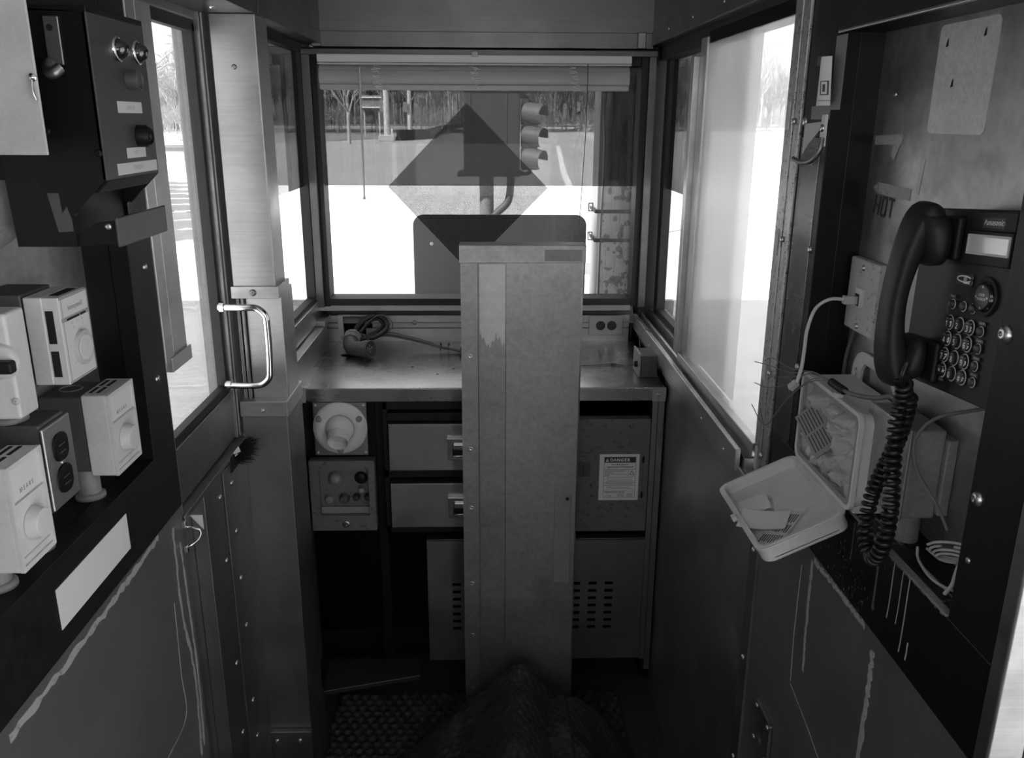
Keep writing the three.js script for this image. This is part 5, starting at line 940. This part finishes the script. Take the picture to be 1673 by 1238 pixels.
function lampPole(x, z, h, r, label) {
  const t = thing('street_pole', label, 'pole');
  mk('shaft', cyl(V(x, GY, z), V(x, GY + h, z), r, r * 0.65, 16), M.pole, t);
  mk('base', rbox(x - r * 2.6, x + r * 2.6, GY, GY + 0.5, z - r * 2, z + r * 2, 0.08), M.concrete, t);
  return t;
}
const p1 = lampPole(-7.85, -70, 13, 0.24, 'thick pale street pole standing nearest the black barrier end');
mk('sign_back', box(-8.36, -8.02, 2.1, 2.95, -70.1, -70.0), M.galvDull, p1);
const p2 = lampPole(-8.1, -94, 14, 0.22, 'thinner pale street pole standing behind the black barrier');
{ const s = roundRect(-8.72, -8.24, 2.2, 3.2, 0.05); s.holes.push(new THREE.Path().absarc(-8.48, 2.7, 0.15, 0, 7)); mk('sign_back', ex(s, 0.06).translate(0, 0, -93.7), M.galvDull, p2); }
{
  const t = thing('road_sign', 'grey back of a road sign on two thin posts left of the thick pole', 'sign');
  for (const x of [-12.3, -10.8]) mk('post', box(x - 0.06, x + 0.06, GY, 3.7, -90.1, -89.9), M.pole, t);
  mk('panel', box(-12.7, -10.5, 2.3, 3.75, -89.85, -89.78), M.galvDull, t);
  mk('rail', box(-12.7, -10.5, 3.5, 3.62, -89.78, -89.6), M.mark, t); mk('rail', box(-12.7, -10.5, 2.55, 2.66, -89.78, -89.6), M.mark, t);
}
{
  // row of dark barrier blocks curving along the verge
  const c = new THREE.CatmullRomCurve3([V(-7.2, 0, -72), V(-5.5, 0, -72.9), V(-5.1, 0, -76), V(-5.4, 0, -85), V(-6.6, 0, -148), V(-5, 0, -210)]);
  const N = 16; const labels = 'nearest,second,third,fourth,fifth,sixth,seventh,eighth,ninth,tenth,eleventh,twelfth,thirteenth,fourteenth,fifteenth,farthest'.split(',');
  for (let i = 0; i < N; i++) {
    const a = c.getPointAt(i / N), b = c.getPointAt((i + 0.97) / N), d = b.clone().sub(a), L = d.length();
    const s = shapeOf([[-0.32, 0], [0.32, 0], [0.28, 0.1], [0.12, 0.35], [0.09, 0.85], [-0.09, 0.85], [-0.12, 0.35], [-0.28, 0.1]]);
    const g = ex(s, L).rotateY(Math.atan2(d.x, d.z)).translate(a.x, GY, a.z);
    one('barrier_block', g, i === 0 ? M.dark : M.dark, `${labels[i]} dark barrier block in the curving row along the road`, 'barrier', 'barrier blocks along the road');
  }
  const t = thing('barrier_end', 'pale end post with a white edge at the near end of the barrier row', 'post');
  mk('post', rbox(-7.72, -7.6, GY, 0.72, -72.1, -71.9, 0.03), M.mark, t); mk('foot', ex(shapeOf([[-7.85, 0], [-7.45, 0], [-7.5, 0.4], [-7.6, 0.75], [-7.7, 0.75]]), 0.15).translate(0, GY, -71.9), M.pole, t);
}
{
  const t = thing('guard_rail', 'pale guard rail across the far end of the road', 'guard rail');
  mk('rail', box(-2, 60, 0.5, 1.0, -175.2, -175), M.pole, t); for (let x = 0; x < 60; x += 4) mk('post', box(x - 0.1, x + 0.1, GY, 0.95, -175.5, -175.2), M.galvDull, t);
}
{
  const t = thing('crossing_signal', 'pair of small dark round signal heads far down the road', 'signal');
  for (const x of [15.5, 16.8]) { mk('head', turned([[0, 0], [0.5, 0.05], [0.52, 0.3], [0.3, 0.5], [0, 0.5]], V(x, 2.45, -160), V(0, 0, 1), 20), M.black, t); mk('lens', turned([[0.2, 0], [0.18, 0.06], [0, 0.08]], V(x + 0.1, 2.3, -159.5), V(0, 0, 1), 16), M.mark, t); }
  mk('mast', cyl(V(16.15, GY, -160.5), V(16.15, 3, -160.5), 0.1), M.galvDull, t); mk('cross_arm', cyl(V(15.4, 2.45, -160.4), V(16.9, 2.45, -160.4), 0.08), M.galvDull, t);
}
one('white_barricade', rbox(16.6, 18.9, GY, 1.2, -158.5, -158, 0.1), M.mark, 'white barricade panel under the far signal heads', 'barricade');
one('snow_heap', new THREE.SphereGeometry(1, 24, 10).scale(4.5, 0.7, 3).translate(17.5, GY, -140), M.mark, 'low white heap by the far right road edge', 'heap');
{
  const t = thing('direction_sign', 'grey three-part sign partly behind the steel column', 'sign');
  mk('post', cyl(V(7.95, GY, -60), V(7.95, 2.6, -60), 0.05), M.galvDull, t);
  mk('upper_panel', ex(roundRect(7.35, 8.45, 2.07, 2.78, 0.12), 0.05).translate(0, 0, -59.95), M.visor, t); mk('middle_panel', ex(roundRect(7.35, 8.45, 1.42, 2.03, 0.12), 0.05).translate(0, 0, -59.95), M.visor, t);
  mk('arrow', ex(shapeOf([[7.7, 2.2], [7.78, 2.2], [7.78, 2.42], [7.86, 2.42], [7.74, 2.58], [7.62, 2.42], [7.7, 2.42]]), 0.02).translate(0, 0, -59.9), M.mark, t);
  mk('marker', ex(roundRect(7.4, 8.2, 0.85, 1.38, 0.08), 0.05).translate(0, 0, -59.95), M.mark, t);
}
// left side: stone blocks and railing seen through the door
{
  const t = thing('stone_wall', 'low wall of pale rough stone blocks seen through the sliding door', 'wall');
  for (let r = 0; r < 3; r++) for (let i = 0; i < 9; i++) {
    const g = new THREE.IcosahedronGeometry(1, 1), p = g.attributes.position, w = rr(0.3, 0.5), o = noise2(3, 3, 100 + r * 9 + i);
    for (let k = 0; k < p.count; k++) { const f = 0.8 + 0.35 * o(p.getX(k) * 0.5 + 2, p.getY(k) * 0.5 + p.getZ(k) * 0.3 + 2); p.setXYZ(k, Math.max(-0.8, Math.min(0.8, p.getX(k) * f)) * w, Math.max(-0.75, Math.min(0.75, p.getY(k) * f)) * 0.3, Math.max(-0.8, Math.min(0.8, p.getZ(k) * f)) * 0.5); }
    g.computeVertexNormals(); g.rotateY(0.37).translate(-5.0 - i * 0.52 - (r % 2) * 0.2, GY + 0.18 + r * 0.37, -12.6 - i * 1.32 - (r % 2) * 0.5);
    mk('stone', g, rnd() > 0.5 ? M.galvDull : M.rust, t);
  }
}
{ const t = thing('kerb_wall', 'low grey concrete wall behind the stone blocks', 'wall'); mk('run', box(-27, -11.2, GY, 0.36, -36.4, -36), M.galvDull, t); mk('coping', box(-27, -11.2, 0.36, 0.46, -36.5, -35.9), M.greyPaint, t); }
// bare winter trees
function tree(h, levels, spread, r0, n0 = 5) {
  const out = [];
  const grow = (a, dir, len, r, lv) => {
    const b = a.clone().addScaledVector(dir, len); const g = new THREE.CylinderGeometry(r * 0.62, r, len, lv > 2 ? 6 : 4, 1, true); g.translate(0, len / 2, 0); out.push(toward(g, dir).translate(a.x, a.y, a.z));
    if (!lv) return; const n = lv > levels - 2 ? n0 : 3;
    for (let i = 0; i < n; i++) { const t = lv === levels ? 0.4 + 0.6 * (i + 1) / n : rr(0.35, 1), ang = rr(0, 6.28), tilt = rr(0.3, spread); const d = dir.clone().applyAxisAngle(V(Math.cos(ang), 0.1, Math.sin(ang)).normalize(), tilt).normalize(); d.y = Math.max(d.y, -0.1); grow(a.clone().addScaledVector(dir, len * t), d.normalize(), len * rr(0.42, 0.72), r * 0.5, lv - 1); }
  };
  grow(V(0, 0, 0), V(rr(-0.05, 0.05), 1, rr(-0.05, 0.05)).normalize(), h * 0.45, r0, levels);
  return mergeGeometries(out.map(metreUV));
}
{
  const big = new THREE.Mesh(tree(11, 5, 0.85, 0.22, 5), M.bark); big.name = numbered('bare_tree'); big.userData = { label: 'tall bare tree against the white sky, seen through the sliding door', category: 'tree' }; big.position.set(-26, GY, -66); scene.add(big);
  const pale = new THREE.Mesh(tree(7, 5, 0.9, 0.14, 4), M.barkPale); pale.name = numbered('bare_tree'); pale.userData = { label: 'pale bare tree at the left of the front window, before the woods', category: 'tree' }; pale.position.set(-9.6, GY, -62); scene.add(pale);
  const kinds = [tree(13, 4, 0.6, 0.2, 5), tree(11, 4, 0.75, 0.16, 6), tree(9, 4, 0.9, 0.12, 6)], m4 = new THREE.Matrix4(), q = new THREE.Quaternion();
  const wood = thing('woods', 'dense bare winter woods along the far side of the road', 'woods'); wood.userData.kind = 'stuff'; 
  kinds.forEach((g, k) => {
    const N = 230, im = new THREE.InstancedMesh(g, M.bark, N); im.name = 'bare_trees'; im.userData.kind = 'stuff';
    for (let i = 0; i < N; i++) { const a = rr(-0.52, 0.42), left = a < -0.3, d = (left ? rr(120, 190) : rr(108, 150) + 40 * Math.max(0, a + 0.06) * 3.2), s = rr(0.8, 1.35) * (left ? 0.85 : 1); m4.compose(V(Math.sin(a) * d, GY + (left ? 0 : 1), -Math.cos(a) * d), q.setFromAxisAngle(V(0, 1, 0), rr(0, 6.28)), V(s, s, s)); im.setMatrixAt(i, m4); im.setColorAt(i, G(rr(0.55, 1.25))); }
    wood.add(im);
  });
  const pts = [], n = 90, hs = noise2(30, 2, 88); for (let i = 0; i <= n; i++) pts.push([-110 + i * 2.6, 5.0 + 3.5 * hs(i / n, 0.3)]);
  const hill = struct('hills', ex(shapeOf([[-110, 0], ...pts, [124, 0]]), 6).translate(0, GY, -215), mat({ color: G(0.22), roughness: 1, map: scaled(T.asphalt, 9) }));
  const scrub = new THREE.InstancedMesh(tree(3.2, 3, 1.2, 0.03, 7), M.bark, 420); scrub.name = numbered('scrub'); scrub.userData = { label: 'tangled low scrub at the foot of the woods', category: 'scrub', kind: 'stuff' };
  for (let i = 0; i < 420; i++) { const a = rr(-0.5, 0.42), d = 100 + rr(0, 25) + 140 * Math.max(0, a + 0.06) * 0.9, s = rr(0.7, 1.5); m4.compose(V(Math.sin(a) * d, GY, -Math.cos(a) * d), q.setFromAxisAngle(V(0, 1, 0), rr(0, 6.28)), V(s, s, s)); scrub.setMatrixAt(i, m4); scrub.setColorAt(i, G(rr(0.6, 1.2))); }
  scene.add(scrub);
}
// ---------------------------------------------------------------- finish
function rebase(o) {
  if (o.userData.kind === 'structure' || o.userData.posed) return;
  if (o.isMesh) { if (o.isInstancedMesh || o.position.lengthSq()) return; o.geometry.computeBoundingBox(); const b = o.geometry.boundingBox, p = V((b.min.x + b.max.x) / 2, b.min.y, (b.min.z + b.max.z) / 2); o.geometry.translate(-p.x, -p.y, -p.z); o.position.copy(p); return; }
  if (!o.isGroup || o.position.lengthSq()) return;
  const b = new THREE.Box3().setFromObject(o), p = V((b.min.x + b.max.x) / 2, b.min.y, (b.min.z + b.max.z) / 2);
  for (const c of o.children) c.position.sub(p);
  o.position.copy(p);
}
scene.children.slice().forEach(rebase);
scene.traverse((o) => { if (o.isMesh) o.castShadow = o.receiveShadow = true; delete o.userData.posed; });
sun.castShadow = true;
renderer.render(scene, camera);
